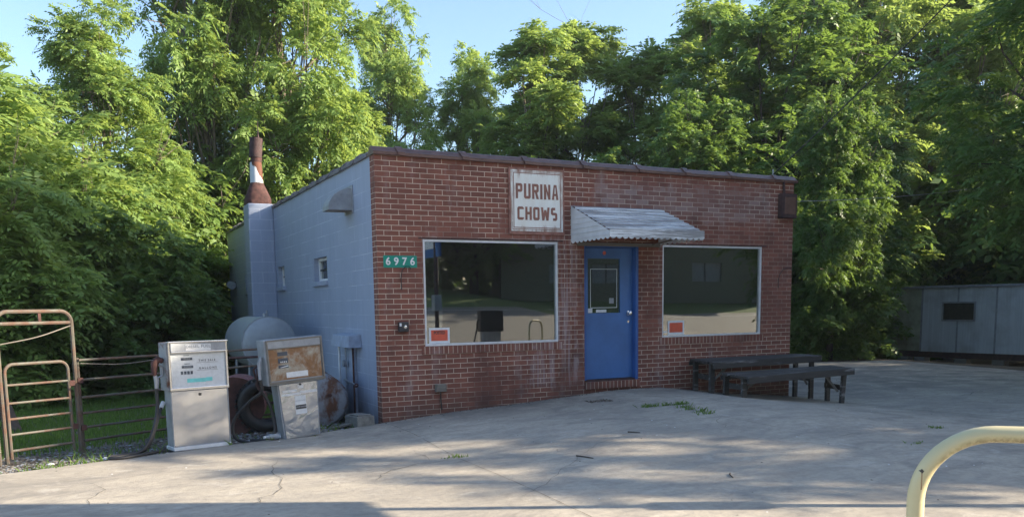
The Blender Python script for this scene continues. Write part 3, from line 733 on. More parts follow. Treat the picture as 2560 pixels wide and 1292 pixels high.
# ------------------------------------------------------------------ fuel pumps
M['pumpwhite'] = mat_rusty('pump_face_white', (.60, .63, .66), (.30, .16, .07), lo=.66, hi=.76, scale=5)
M['pumprust'] = mat_rusty('pump_face_rust', (.42, .40, .33), (.22, .115, .055), lo=.42, hi=.56, scale=3.2)
n = NT('dented_steel'); o = n.obj(); f = n.noise(o, 5., 2, .4, .6)
M['dented'] = n.bsdf(Base_Color=(.60, .63, .68), Roughness=.24, Metallic=1., Normal=n.bump(f, .55, .05))
n = NT('cabinet_steel'); o = n.obj(); f = n.noise(o, 2.2, 2, .4)
c = n.mix(n.ramp(n.noise(o, 9, 6), [(.4, 0.), (.75, .3)]), (.66, .68, .72), (.45, .44, .43))
M['cabinet'] = n.bsdf(Base_Color=c, Roughness=.16, Metallic=1., Normal=n.bump(f, .3, .06))
M['teal'] = mat_plain('teal_sticker', (.16, .55, .55), .5, var=.2)
M['display'] = mat_plain('display_window', (.06, .075, .10), .3)

M['galvrust'] = mat_rusty('galvanised_rusting', (.30, .32, .35), lo=.5, hi=.62, scale=5, metal=.3)
p1 = thing('fuel_pump', (-2.345, -.715, gz(-2.3, -.7) - .005), 'upright diesel pump with clean white dial face and plain steel cabinet', 'fuel pump', rz=.245, group='old fuel pumps at the edge of the lot')
hw, dp = .325, .24
MB().box(-hw + .012, hw - .012, .012, dp - .01, .03, .665).build('cabinet', 'galv', p1, bevel=.006)
MB().box(-hw + .01, hw - .01, -.002, .011, .045, .662).build('door_panel', 'cabinet', p1, bevel=.004)
b = MB(); b.box(-hw, hw, -.012, dp, 0, .04); b.build('plinth', 'white', p1, bevel=.004)
b = MB(); b.box(-hw, -hw + .0095, -.006, .014, .041, .662); b.build('cabinet_edge', 'galv', p1); b = MB(); b.box(hw - .0095, hw, -.006, .014, .041, .662); b.build('cabinet_edge', 'galv', p1)
b = MB(); b.box(-.014, .014, -.01, -.0021, .60, .628); b.build('lock', 'black', p1)
MB().box(-hw - .022, hw, .0, dp, .668, 1.20).build('head', 'galvrust', p1, bevel=.008)
MB().box(-hw + .018, hw - .018, -.006, -.0005, .70, 1.09).build('dial_face', 'pumpwhite', p1)
b = MB(); t = .02
b.box(-hw - .006, hw + .006, -.03, -.0005, .668, .70); b.box(-hw - .006, -hw + .016, -.03, -.0005, .70, 1.21); b.box(hw - .016, hw + .006, -.03, -.0005, .70, 1.21)
b.box(-hw + .016, hw - .016, -.05, -.0005, 1.085, 1.10); b.box(-hw - .008, hw + .008, -.055, .02, 1.195, 1.212)
b.build('chrome_trim', 'chrome', p1, bevel=.004)
MB().box(-hw + .016, hw - .016, -.045, -.0005, 1.10, 1.195).build('header_panel', 'galv', p1, bevel=.006)
b = MB(); b.box(-.145, .135, -.0475, -.0455, 1.105, 1.175); b.build('header_card', 'paper', p1)
text_mesh('DIESEL FUEL', .045, 'header_words', 'galv', p1, face_mtx(-.005, -.049, 1.15), .0008, .001, 1.15)
b = MB()
for zz, x0, x1 in ((1.0, -.19, -.065), (.912, -.185, -.06)): b.box(x0, x1, -.010, -.0065, zz, zz + .028)
for i in range(4): b.box(-.20 + i * .036, -.175 + i * .036, -.010, -.0065, .845, .88)
b.box(-.16, -.10, -.010, -.0065, 1.05, 1.056); b.box(-.155, -.095, -.010, -.0065, .958, .964)
b.build('counter_windows', 'display', p1)
text_mesh('0000', .028, 'counter_digits', 'galv', p1, face_mtx(-.127, -.0115, 1.014), .0005, 0, 1.3)
text_mesh('00000', .026, 'counter_digits', 'galv', p1, face_mtx(-.122, -.0115, .926), .0005, 0, 1.3)
text_mesh('THIS SALE', .033, 'dial_words', 'blackp', p1, face_mtx(.10, -.0075, .99), .0008, .0005, 1.35)
text_mesh('GALLONS', .033, 'dial_words', 'blackp', p1, face_mtx(.105, -.0075, .905), .0008, .0005, 1.55)
b = MB(); b.box(-.02, .22, -.0078, -.0065, .967, .9695); b.box(-.02, .22, -.0078, -.0065, .882, .8845); b.build('dial_rules', 'blackp', p1)
b = MB(); b.box(-.135, .075, -.0085, -.0065, .752, .795); b.box(.077, .15, -.0085, -.0065, .757, .80); b.build('teal_sticker', 'teal', p1)
# nozzle and hoses on its left side
nz = bpy.data.objects.new('nozzle', None); COL.objects.link(nz); nz.parent = p1; nz.location = (-hw - .06, .10, 0)
MB().tube([(.03, 0, 1.0), (-.02, 0, 1.02), (-.055, 0, .98), (-.065, 0, .90), (-.06, 0, .84)], [.03, .04, .042, .032, .02], 10).build('nozzle_body', 'rust', nz, smooth=True)
MB().tube([(-.02, 0, .96), (.03, 0, .93), (.02, 0, .84), (-.03, 0, .82)], .012, 8).build('nozzle_lever', 'galv', nz, smooth=True)
MB().tube([(-.06, 0, .85), (-.045, 0, .79), (-.05, 0, .70)], [.02, .028, .02], 10).build('swivel', 'galv', nz, smooth=True)
def local_curve(pts, n=10):
    out = []; P = [Vector(p) for p in pts]
    P = [P[0] * 2 - P[1]] + P + [P[-1] * 2 - P[-2]]
    for i in range(1, len(P) - 2):
        for k in range(n):
            t = k / n; a, b_, c, d = P[i - 1], P[i], P[i + 1], P[i + 2]
            out.append(.5 * ((2 * b_) + (-a + c) * t + (2 * a - 5 * b_ + 4 * c - d) * t * t + (-a + 3 * b_ - 3 * c + d) * t ** 3))
    out.append(P[-2]); return out
MB().tube(local_curve([(-.435, .12, .72), (-.44, .10, .50), (-.52, .04, .25), (-.66, -.02, .06), (-.85, -.02, .022), (-1.02, -.08, .02), (-.9, -.16, .02), (-.6, -.06, .022), (-.42, .05, .022), (-.38, .15, .03)]), .019, 10).build('hose', 'black', p1, smooth=True)
MB().tube(local_curve([(-hw - .01, .2, .52), (-.40, .14, .45), (-.50, .05, .25), (-.62, .0, .06), (-.8, .06, .022), (-1.0, .04, .02)]), .016, 10).build('hose', 'black', p1, smooth=True)
MB().tube([(-hw - .015, .2, .535), (-.385, .16, .475)], .024, 10).build('hose_coupling', 'white', p1)

p2 = thing('fuel_pump', (-1.18, -.528, gz(-1.18, -.52) - .01), 'leaning fuel pump with rusted orange face and dented steel cabinet', 'fuel pump', group='old fuel pumps at the edge of the lot', rot=(0, rad(-3.2), .19))
b = MB(); b.hexa([(-.225, .0, 0), (.235, .0, .015), (.235, .19, .01), (-.225, .19, 0), (-.255, .0, .68), (.265, .0, .69), (.265, .19, .69), (-.255, .19, .68)]); b.build('cabinet', 'galv', p2, bevel=.006)
b = MB(); b.hexa([(-.205, -.012, .02), (.215, -.012, .03), (.215, -.001, .03), (-.205, -.001, .02), (-.237, -.012, .675), (.245, -.012, .675), (.245, -.001, .675), (-.237, -.001, .675)]); b.build('door_panel', 'dented', p2, bevel=.003)
b = MB(); b.box(-.385, .345, -.06, .17, .68, 1.215); b.build('head', 'galv', p2, bevel=.008)
MB().box(-.345, .305, -.066, -.0605, .735, 1.10).build('dial_face', 'pumprust', p2)
b = MB(); b.box(-.365, .335, -.08, -.0605, .695, .722); b.box(-.365, -.345, -.08, -.0605, .722, 1.212); b.box(.312, .335, -.08, -.0605, .722, 1.212); b.box(-.345, .312, -.08, -.0605, 1.195, 1.212); b.box(-.345, .312, -.078, -.0605, 1.10, 1.114)
b.build('trim', 'wooddry', p2, bevel=.004)
MB().box(-.343, .310, -.072, -.0605, 1.115, 1.194).build('header_panel', 'galv', p2)
b = MB()
for zz, hh_ in ((1.02, .045), (.935, .055), (.875, .035)): b.box(-.235, -.115, -.072, -.0665, zz, zz + hh_)
b.build('counter_windows', 'display', p2)
b = MB(); b.hexa([(-.215, -.0745, .88), (-.12, -.0745, .89), (-.12, -.0725, .89), (-.215, -.0725, .88), (-.215, -.0745, .885), (-.12, -.0745, .905), (-.12, -.0725, .905), (-.215, -.0725, .885)])
for i in range(4): b.box(-.21 + i * .022, -.198 + i * .022, -.0745, -.0725, .94, .955)
b.build('counter_digits', 'paper', p2)
b = MB(); b.box(-.15, .12, -.0705, -.0665, .755, .82); b.build('blank_label', 'paper', p2)
b = MB(); b.box(-.2, -.02, -.0145, -.0125, .575, .60); b.box(.02, .235, -.0145, -.0125, .545, .575); b.box(-.215, .03, -.0145, -.0125, .535, .56); b.box(.0, .07, -.0145, -.0125, .61, .65)
b.build('torn_tape', 'paper', p2)
b = MB(); b.box(-.055, .085, -.0145, -.0125, .30, .52); b.build('warning_card', 'paper', p2)
text_mesh('NO SMOKING', .022, 'card_words', 'galv', p2, face_mtx(.015, -.0155, .46), .0004, 0); text_mesh('STOP ENGINE', .02, 'card_words', 'paper', p2, face_mtx(.015, -.0165, .385), .0004, 0)
MB().box(-.052, .082, -.0155, -.0147, .36, .41).build('card_band', 'blackp', p2)
MB().lathe([(.012, 0), (.012, -.008)], (.03, -.012, .655), 'y', 10).build('lock', 'black', p2)
b = MB(); b.tube([(-.40, .02, 1.02), (-.43, .02, .95), (-.44, .02, .85), (-.45, .0, .76)], [.015, .028, .02, .018], 8); b.build('nozzle', 'galv', p2, smooth=True)
b = MB(); b.tube([(-.42, .1, .92), (-.48, .1, .88), (-.46, .1, .78), (-.40, .1, .74)], .014, 8); b.tube([(-.39, .15, .8), (-.44, .15, .7), (-.40, .14, .62)], .025, 8); b.build('nozzle_holder', 'rustdark', p2, smooth=True)
MB().tube(local_curve([(-.45, .0, .76), (-.44, .02, .62), (-.56, .15, .50), (-.72, .25, .30), (-.74, .22, .1), (-.62, .10, .035), (-.45, .0, .02), (-.3, .0, .02)]), .018, 10).build('hose', 'black', p2, smooth=True)
MB().tube(local_curve([(-.41, .14, .62), (-.34, .12, .50), (-.30, .10, .3), (-.31, .08, .1), (-.4, .1, .03), (-.55, .25, .03)]), .02, 10).build('hose', 'black', p2, smooth=True)

# ------------------------------------------------------------------ tanks, drums, tyre behind the pumps
M['silver'] = mat_rusty('silver_tank_paint', (.36, .39, .42), (.17, .14, .07), lo=.60, hi=.85, scale=1.8, rough=.5, metal=.3)
M['tankrust'] = mat_rusty('grey_rust_paint', (.30, .31, .33), (.13, .06, .035), lo=.45, hi=.54, scale=2.2, rough=.6)
tk = thing('oil_tank', (-.86, 3.0, gz(-.86, 3) - .02), 'large silver oil tank on legs beside the painted wall', 'tank', rz=.02)
R = .42
MB().lathe([(.05, -.05), (.2, -.04), (.36, -.015), (R, .02), (R, 1.6), (.36, 1.635), (.05, 1.67)], (0, 0, 1.03), 'y', 40).build('tank_shell', 'silver', tk, smooth=True)
MB().lathe([(R + .006, .01), (R + .006, .03)], (0, 0, 1.03), 'y', 40).build('tank_rim', 'silver', tk, smooth=True)
MB().tube([(0, .25, 1.44), (0, .25, 1.50)], .03, 10).build('filler_cap', 'galv', tk); MB().tube([(.15, .8, 1.43), (.15, .8, 1.55)], .02, 10).build('vent_pipe', 'galv', tk)
for sx in (-.28, .28):
    for yy in (.2, 1.35):
        MB().tube([(sx * 1.15, yy, 0), (sx, yy, .74)], .022, 8).build('leg', 'galv', tk)
d1 = thing('rusty_drum', (-1.80, .50, gz(-1.9, .6) - .045), 'maroon steel drum lying on its side behind the white faced pump', 'drum', rz=-.25)
MB().lathe([(0.2280, -.012), (0.3420, -.012), (0.3534, .0), (0.3534, .28), (0.3625, .29), (0.3534, .30), (0.3534, .58), (0.3625, .59), (0.3534, .6), (0.3534, .86)], (0, .0, .365), 'y', 36).build('drum_shell', 'maroon', d1, smooth=True)
MB().lathe([(0.3534, -.015), (0.3705, -.02), (0.3705, .0), (0.3534, .005)], (0, 0, .365), 'y', 36).build('drum_rim', 'rust', d1, smooth=True)
d2 = thing('rusty_tank', (-.62, .72, gz(-.6, 1) - .045), 'flaking grey and rust tank lying behind the leaning pump', 'tank', rz=-.15)
MB().lathe([(.05, -.07), (.2, -.055), (.32, -.02), (.365, .05), (.365, 1.1), (.3, 1.16)], (0, 0, .33), 'y', 36).build('tank_shell', 'tankrust', d2, smooth=True)
MB().tube([(.1, -.06, .42), (.1, -.12, .42)], .025, 8).build('tank_plug', 'rust', d2)
ty = thing('tractor_tyre', (-1.42, .42, gz(-1.4, .4) - .045), 'big black tyre standing on edge between the two pumps', 'tyre', rot=(rad(8), 0, rad(-22)))
b = MB(); prof = []
for i in range(12):
    a = 2 * math.pi * i / 12; prof.append((.275 + .085 * math.cos(a), .10 * math.sin(a)))
vs = []; n = 40
for j in range(n):
    th = 2 * math.pi * j / n
    for r, y in prof: vs.append((r * math.cos(th), y, .37 + r * math.sin(th)))
fs = [(j * 12 + i, j * 12 + (i + 1) % 12, ((j + 1) % n) * 12 + (i + 1) % 12, ((j + 1) % n) * 12 + i) for j in range(n) for i in range(12)]
b.add(vs, fs).build('tyre_casing', 'black', ty, smooth=True)
b = MB()
for j in range(30):
    th = 2 * math.pi * j / 30; m = Matrix.Translation((0, 0, .37)) @ Matrix.Rotation(th, 4, 'Y')
    b.box(.352, .372, -.08, .08, -.018, .018, m)
b.build('tread', 'black', ty)
tl = thing('hand_trolley', (-1.30, .95, gz(-1.3, .9) - .045), 'dark metal frame with two crossbars standing behind the tyre', 'metal frame', rz=-.1)
b = MB(); b.tube([(-.12, 0, 0), (-.12, 0, .8)], .014, 8); b.tube([(.14, 0, 0), (.14, 0, .8)], .014, 8)
for zz in (.12, .34, .55): b.tube([(-.12, 0, zz), (.14, 0, zz)], .012, 8)
b.build('frame', 'rustdark', tl)
MB().box(-.16, .18, -.16, .0, 0, .012).build('toe_plate', 'rustdark', tl)
# horizontal pipes behind pump
for (zz, lab) in ((.90, 'upper rusty pipe running between the pumps toward the silver tank'), (.585, 'lower rusty pipe running between the pumps toward the silver tank')):
    tag(MB().tube([(-2.1, .55, zz), (-1.25, .50, zz + .01)], .016, 8).build('fuel_pipe', 'rustdark', None, smooth=True), lab, 'pipe')
# boards and bottle
for i, (x, y, L_, rz, lab) in enumerate(((-.35, .05, .5, 1.0, 'short rotten board lying behind the leaning pump near the wall'), (-.55, .15, .6, -.7, 'long rotten board leaning crosswise behind the leaning pump'))):
    b = thing('scrap_board', (x, y, gz(x, y) - .03), lab, 'board', rot=(.15, -.25, rz)); MB().box(-L_ / 2, L_ / 2, -.05, .05, .02, .045).build('board', 'wooddry', b, bevel=.003)
bo = thing('plastic_bottle', (-1.53, -.52, gz(-1.5, -.5) + .03), 'crushed clear plastic bottle lying left of the leaning pump', 'bottle', rz=.35)
n = NT('clear_plastic'); M['bottle'] = n.bsdf(Base_Color=(.75, .8, .85), Roughness=.15, Transmission_Weight=.6, IOR=1.2)
MB().lathe([(.012, -.10), (.014, -.085), (.03, -.05), (.036, -.02), (.03, .0), (.036, .03), (.033, .09), (.015, .1)], (0, 0, .008), 'x', 14).build('bottle_body', 'bottle', bo, smooth=True)
MB().lathe([(.016, -.12), (.016, -.098)], (0, 0, .008), 'x', 12).build('cap', 'white', bo)

# ------------------------------------------------------------------ gates
GA = math.atan2(.5, .86)
def gate_tube(b, pts, r=.022, n=8): b.tube(pts, r, n)
gP = (-3.585, -.185, gz(-3.6, -.2) - .045)
wf = thing('walkthrough_frame', gP, 'tall rusty tube frame around the small gate at the left', 'gate frame', rz=GA)
b = MB()
def arcpts(x0, x1, z0, z1, r, k=6):
    P = [(x1, 0, z0)]
    for i in range(k + 1):
        a = rad(90) * i / k; P.append((x1 - r + r * math.cos(a), 0, z1 - r + r * math.sin(a)))
    for i in range(k + 1):
        a = rad(90) * i / k; P.append((x0 + r - r * math.sin(a), 0, z1 - r + r * math.cos(a)))
    P.append((x0, 0, z0)); return P
Z0 = .0
gate_tube(b, arcpts(-.80, 0, 0, 1.60, .12), .022); b.build('outer_hoop', 'gate', wf, smooth=True)
b = MB(); gate_tube(b, [(-.79, 0, 1.475), (-.02, 0, 1.475)], .02); b.build('crossbar', 'gate', wf, smooth=True)
b = MB(); b.box(-.36, -.33, -.008, .008, 1.49, 1.58); b.build('strut', 'rust', wf)
b = MB(); gate_tube(b, local_curve([(-.8, .0, 1.26), (-.4, -.03, 1.33), (-.03, -.03, 1.44)]), .006, 6); b.build('cord', 'wooddry', wf)
ig = thing('small_gate', (gP[0] - .05 * math.cos(GA), gP[1] - .05 * math.sin(GA) - .03, gP[2]), 'small rusty barred gate hung inside the tall tube frame', 'gate', rz=GA)
b = MB(); gate_tube(b, arcpts(-.70, -.03, .06, 1.055, .09), .0175); b.build('gate_hoop', 'gate', ig, smooth=True)
for zz in (.84, .65, .485, .32): 
    b = MB(); gate_tube(b, [(-.70, 0, zz), (-.03, 0, zz)], .013); b.build('rail', 'gate', ig, smooth=True)
b = MB(); gate_tube(b, [(-.70, 0, .15), (-.03, 0, .15)], .015); b.build('rail', 'gate', ig, smooth=True)
b = MB(); b.box(-.03, .03, -.02, .02, .78, .84); b.build('hinge', 'rust', ig); MB().box(-.03, .03, -.02, .02, .30, .36).build('hinge', 'rust', ig)
pg = thing('gate_panel', (gP[0] + .05 * math.cos(GA), gP[1] + .05 * math.sin(GA), gP[2]), 'long rusty six rail panel running from the tall frame to behind the pumps', 'gate panel', rz=GA)
for zz in (1.055, .835, .638, .46, .30, .15):
    b = MB(); gate_tube(b, [(.0, 0, zz), (3.2, 0, zz)], .0145); b.build('rail', 'gate', pg, smooth=True)
for xx in (0., 1.6, 3.2):
    b = MB(); gate_tube(b, [(xx, .03, .0), (xx, .03, 1.08)], .018); b.build('upright', 'gate', pg, smooth=True)
b = MB(); gate_tube(b, local_curve([(0, -.03, 1.02), (.5, -.04, .985), (1.1, -.03, 1.02)]), .005, 6); b.build('cord', 'wooddry', pg)
b = MB(); b.box(-.04, .02, -.03, .03, .80, .86); b.box(-.04, .02, -.03, .03, .27, .33); b.build('clamp', 'rust', pg)
lp = thing('far_gate_panel', (gP[0] - .86 * math.cos(GA), gP[1] - .86 * math.sin(GA), gP[2]), 'rusty rail panel continuing left of the tall frame at the picture edge', 'gate panel', rz=GA)
for zz in (1.055, .835, .638, .46, .30, .15):
    b = MB(); gate_tube(b, [(-2.4, 0, zz), (0, 0, zz)], .0145); b.build('rail', 'gate', lp, smooth=True)
for xx in (0., -2.4):
    b = MB(); gate_tube(b, [(xx, .03, .0), (xx, .03, 1.08)], .018); b.build('upright', 'gate', lp, smooth=True)

# ------------------------------------------------------------------ benches
def bench(name, label, A, B_, C_, Dd, ztop, th, feet, seed, group, ndeck=6):
    """A front-left, B_ front-right, C_ back-right, Dd back-left corners (xy) of the top"""
    rnd = random.Random(seed)
    A, B_, C_, Dd = [Vector((*p, 0)) for p in (A, B_, C_, Dd)]; o0 = (A + B_ + C_ + Dd) / 4
    ux = (B_ - A).normalized(); ang = math.atan2(ux.y, ux.x)
    r = thing(name, (o0.x, o0.y, gz(o0.x, o0.y)), label, name, rz=ang, group=group)
    inv = Matrix.Rotation(-ang, 4, 'Z') @ Matrix.Translation(-Vector((o0.x, o0.y, gz(o0.x, o0.y))))
    def loc(p, z): return inv @ Vector((p.x, p.y, z))
    b = MB()
    for i in range(ndeck):
        s0, s1 = i / ndeck + .006, (i + 1) / ndeck - .006
        jl, jr = rnd.uniform(-.03, .03), rnd.uniform(-.02, .02); dz = rnd.uniform(-.004, .003)
        q = []
        for s_ in (s0, s1):
            l = A.lerp(Dd, s_); rr = B_.lerp(C_, s_); q.append((l + (l - rr).normalized() * (.0 + jl), rr + (rr - l).normalized() * jr))
        zt = ztop + dz
        pts = [loc(q[0][0], zt - .035), loc(q[0][1], zt - .035), loc(q[1][1], zt - .035), loc(q[1][0], zt - .035), loc(q[0][0], zt), loc(q[0][1], zt), loc(q[1][1], zt), loc(q[1][0], zt)]
        b.hexa(pts)
    b.build('top', 'wood', r, bevel=.005)
    b = MB(); yA = loc(A, 0).y; xl = loc(A, 0).x; xr = loc(B_, 0).x; zt = loc(A, ztop).z
    b.box(xl + .01, xr + .01, yA - .035, yA - .001, zt - th, zt - .004); b.build('front_apron', 'wood', r, bevel=.004)
    yD = loc(Dd, 0).y
    b = MB(); b.box(loc(Dd, 0).x + .03, loc(C_, 0).x - .02, yD + .001, yD + .03, zt - th, zt - .04); b.build('back_apron', 'wood', r, bevel=.004)
    legs = []
    for (fx, fy, lean) in feet:
        p = Vector((fx, fy, 0)); gz0 = loc(p, gz(fx, fy)).z - .01; lx, ly = loc(p, 0).x, loc(p, 0).y; hw_ = .045
        ty_ = ly + lean
        b = MB(); b.hexa([(lx - hw_, ly - .02, gz0), (lx + hw_, ly - .02, gz0), (lx + hw_, ly + .02, gz0), (lx - hw_, ly + .02, gz0), (lx - hw_, ty_ - .02, zt - .036), (lx + hw_, ty_ - .02, zt - .036), (lx + hw_, ty_ + .02, zt - .036), (lx - hw_, ty_ + .02, zt - .036)])
        b.build('leg', 'wood', r, bevel=.003); legs.append((lx, ly, gz0))
    for (i, j) in ((0, 1), (2, 3)):
        a, c = legs[i], legs[j]; zz = (zt + max(a[2], c[2])) / 2 - .02
        ox = .047 if i == 0 else -.061
        q = [(a[0] + ox, a[1] - .02), (a[0] + ox + .014, a[1] - .02), (c[0] + ox + .014, c[1] + .02), (c[0] + ox, c[1] + .02)]
        b = MB(); b.hexa([(x_, y_, zz - .04) for x_, y_ in q] + [(x_, y_, zz + .04) for x_, y_ in q]); b.build('stretcher', 'wood', r, bevel=.003)
    for (i, sx) in ((0, 1), (2, -1)):
        a = legs[i]; b = MB()
        b.tube([(a[0] + .05 * sx, a[1] + .04, a[2] + (zt - a[2]) * .35), (a[0] + .42 * sx, a[1] + .04, zt - .05)], .022, 4); b.build('brace', 'wooddry', r)
    return r
bench('bench', 'black weathered low bench in front, nearer the lot, with H shaped leg ends', (4.62, -1.78), (6.98, -1.46), (7.15, -.86), (4.77, -1.06), .50, .10,
      [(4.72, -1.62, .0), (4.80, -1.15, .0), (6.86, -1.38, -.03), (6.98, -.98, .0)], 3, 'weathered benches by the shop corner')
bench('table', 'black weathered higher bench table pushed against the brick wall', (4.72, -.93), (7.12, -.66), (7.20, -.10), (4.95, -.09), .655, .105,
      [(4.80, -.83, 0), (5.0, -.2, 0), (6.99, -.62, 0), (7.08, -.18, 0)], 8, 'weathered benches by the shop corner')

# ------------------------------------------------------------------ cream hoop guard beside the camera, island pump behind it
def hoop(loc, rz, label, w=.72, h=1.055, r=.0285):
    t = thing('guard_hoop', loc, label, 'guard rail', rz=rz, group='cream pipe hoops guarding the pump island'); b = MB(); P = [(0, 0, -.05), (0, 0, .5)]
    rr = .24
    for i in range(13):
        a = rad(90) * i / 12; P.append((rr - rr * math.cos(a), 0, h - rr + rr * math.sin(a)))
    for i in range(13):
        a = rad(90) * i / 12; P.append((w - rr + rr * math.sin(a), 0, h - rr + rr * math.cos(a)))
    P += [(w, 0, .5), (w, 0, -.05)]
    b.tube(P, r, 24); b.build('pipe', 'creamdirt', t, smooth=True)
    for x in (0, w): MB().lathe([(.07, 0), (.07, .012), (.05, .02)], (x, 0, 0), 'z', 20).build('base_flange', 'rust', t)
    return t
n = NT('cream_pipe'); o = n.obj(); sp = n.node('SeparateXYZ', {0: o})
c = n.mix(n.noise(o, 6, 4), (.50, .44, .25), (.58, .52, .32))
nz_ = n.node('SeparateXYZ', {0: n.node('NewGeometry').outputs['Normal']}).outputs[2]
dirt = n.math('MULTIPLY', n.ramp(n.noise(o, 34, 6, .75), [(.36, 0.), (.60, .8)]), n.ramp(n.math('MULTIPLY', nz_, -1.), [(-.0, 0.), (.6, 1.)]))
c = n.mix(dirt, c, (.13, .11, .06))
chx = n.math('ABSOLUTE', n.math('ADD', sp.outputs[0], -.012)); chn = n.math('MULTIPLY', n.noise(o, 120, 3), .012)
chip = n.math('LESS_THAN', n.math('ADD', n.math('ADD', chx, n.math('ABSOLUTE', n.math('SUBTRACT', sp.outputs[2], .925))), chn), .014)
strk = n.math('MULTIPLY', n.math('LESS_THAN', chx, .0022), n.math('MULTIPLY', n.math('GREATER_THAN', sp.outputs[2], .86), n.math('LESS_THAN', sp.outputs[2], .92)))
c = n.mix(n.math('MULTIPLY', strk, .7), c, (.22, .09, .03)); c = n.mix(chip, c, (.05, .035, .025)); M['creamdirt'] = n.bsdf(Base_Color=c, Roughness=.4, Specular_IOR_Level=.4)
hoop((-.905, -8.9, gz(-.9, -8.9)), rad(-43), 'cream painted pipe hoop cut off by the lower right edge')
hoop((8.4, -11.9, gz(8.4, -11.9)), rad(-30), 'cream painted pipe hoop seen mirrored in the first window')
chip = thing('paint_chip', (0, 0, 0), None, None); bpy.data.objects.remove(chip)
p3 = thing('fuel_pump', (7.7, -13.0, gz(7.7, -13)), 'dark fuel pump seen only mirrored in the first shop window', 'fuel pump', rz=rad(190), group='old fuel pumps at the edge of the lot')
MB().box(-.28, .28, 0, .36, 0, .75).build('cabinet', 'galv', p3, bevel=.01); MB().box(-.36, .36, -.03, .40, .75, 1.38).build('head', 'blackp', p3, bevel=.01)
MB().tube([(.38, .1, 1.1), (.44, .1, 1.05), (.46, .1, .8), (.62, .1, .2), (.66, .1, .02)], .025, 8).build('hose', 'black', p3)
ps = thing('pole_sign', (3.85, -7.7, gz(3.85, -7.7)), 'steel pole with blue and white sign outside the right edge, mirrored in the window', 'sign')
MB().tube([(0, 0, -.1), (0, 0, 4.05)], .05, 12).build('pole', 'rustdark', ps, smooth=True)
MB().box(-.02, .02, -1.2, .30, 2.66, 4.1).build('sign_panel', 'blue', ps, bevel=.004)
b = MB(); b.box(.021, .024, -.95, .05, 2.85, 3.9); b.box(-.024, -.021, -.95, .05, 2.85, 3.9); b.build('sign_field', 'white', ps)
MB().box(-.09, .09, -.10, .10, 1.42, 1.78).build('pole_box', 'galv', ps, bevel=.01)

# ------------------------------------------------------------------ trailer
tr = thing('trailer', (21.75, 10.35, gz(21.7, 10) + .07), 'pale corrugated site trailer standing on blocks under the trees', 'trailer', rz=math.atan2(-2.93, .44))
zb, zt = .40, 2.62
b = MB(); Lx = 9.0; nrib = 90
for i in range(nrib):
    x0, x1 = 1.15 + (Lx - 1.15) * i / nrib, 1.15 + (Lx - 1.15) * (i + .62) / nrib
    b.box(x0, x1, -.014, .0, zb, zt - .12)
b.build('ribs', 'trailer', tr)
for xs_ in (1.15, 2.37, 3.59, 4.81, 6.03): MB().box(xs_ - .03, xs_ + .03, -.02, -.0145, zb, zt - .125).build('seam_strip', 'galv', tr)
MB().box(1.15, Lx, .001, 2.4, zb, zt - .12).build('body', 'trailer', tr)
o_ = MB().box(0, 1.149, -.006, 2.4, zb + .02, zt - .04).build('end_panel', 'trailergreen', tr); o_['label'] = 'greenish mossy end panel'
MB().box(-.05, Lx + .05, -.08, 2.5, zt - .119, zt - .04).build('roof', 'galv', tr, bevel=.01)
b = MB(); b.box(.0, Lx, .1, .2, zb - .2, zb - .001); b.box(.0, Lx, 2.1, 2.2, zb - .2, zb - .001); b.build('chassis', 'rustdark', tr)
wr = bpy.data.objects.new('window', None); COL.objects.link(wr); wr.parent = tr
b = MB(); x0, x1, z0, z1 = 1.85, 2.95, 1.42, 2.05
b.box(x0, x1, -.045, -.0145, z0, z0 + .05); b.box(x0, x1, -.045, -.0145, z1 - .05, z1); b.box(x0, x0 + .05, -.045, -.0145, z0 + .05, z1 - .05); b.box(x1 - .05, x1, -.045, -.0145, z0 + .05, z1 - .05); b.build('frame', 'galv', wr)
MB().box(x0 + .05, x1 - .05, -.03, -.0145, z0 + .05, z1 - .05).build('pane', mat_plain('grimy_pane', (.05, .05, .04), .15), wr)
for xx in (.3, .9, 2.3, 3.5, 4.9, 6.5): MB().box(xx, xx + .38, .05, .4, -.1, zb - .2).build('block', 'wooddry' if xx > 1 else 'galv', tr, bevel=.01)

# ------------------------------------------------------------------ overhead wires
def wire(name, a, c, sag, r, label, n=24, mat='black'):
    a, c = Vector(a), Vector(c); P = [a.lerp(c, i / n) - Vector((0, 0, sag * 4 * (i / n) * (1 - i / n))) for i in range(n + 1)]
    return tag(MB().tube(P, r, 6).build(name, mat, None), label, 'wire')
wire('overhead_wire', (7.10, .02, 3.14), (27, 6.0, 6.2), .35, .006, 'pale service wire running right from the meter box into the trees', mat='galv')
wire('overhead_wire', (6.72, .05, 3.56), (7.4, -9.0, 9.8), .25, .009, 'dark overhead cable rising steeply from the roof corner to the upper right')
tag(MB().tube([(6.72, .06, 3.5), (6.72, .06, 3.64)], .012, 6).build('cable_anchor', 'galv', None), 'small anchor for the dark cable on the right end of the coping', 'anchor')

exec_trees = True
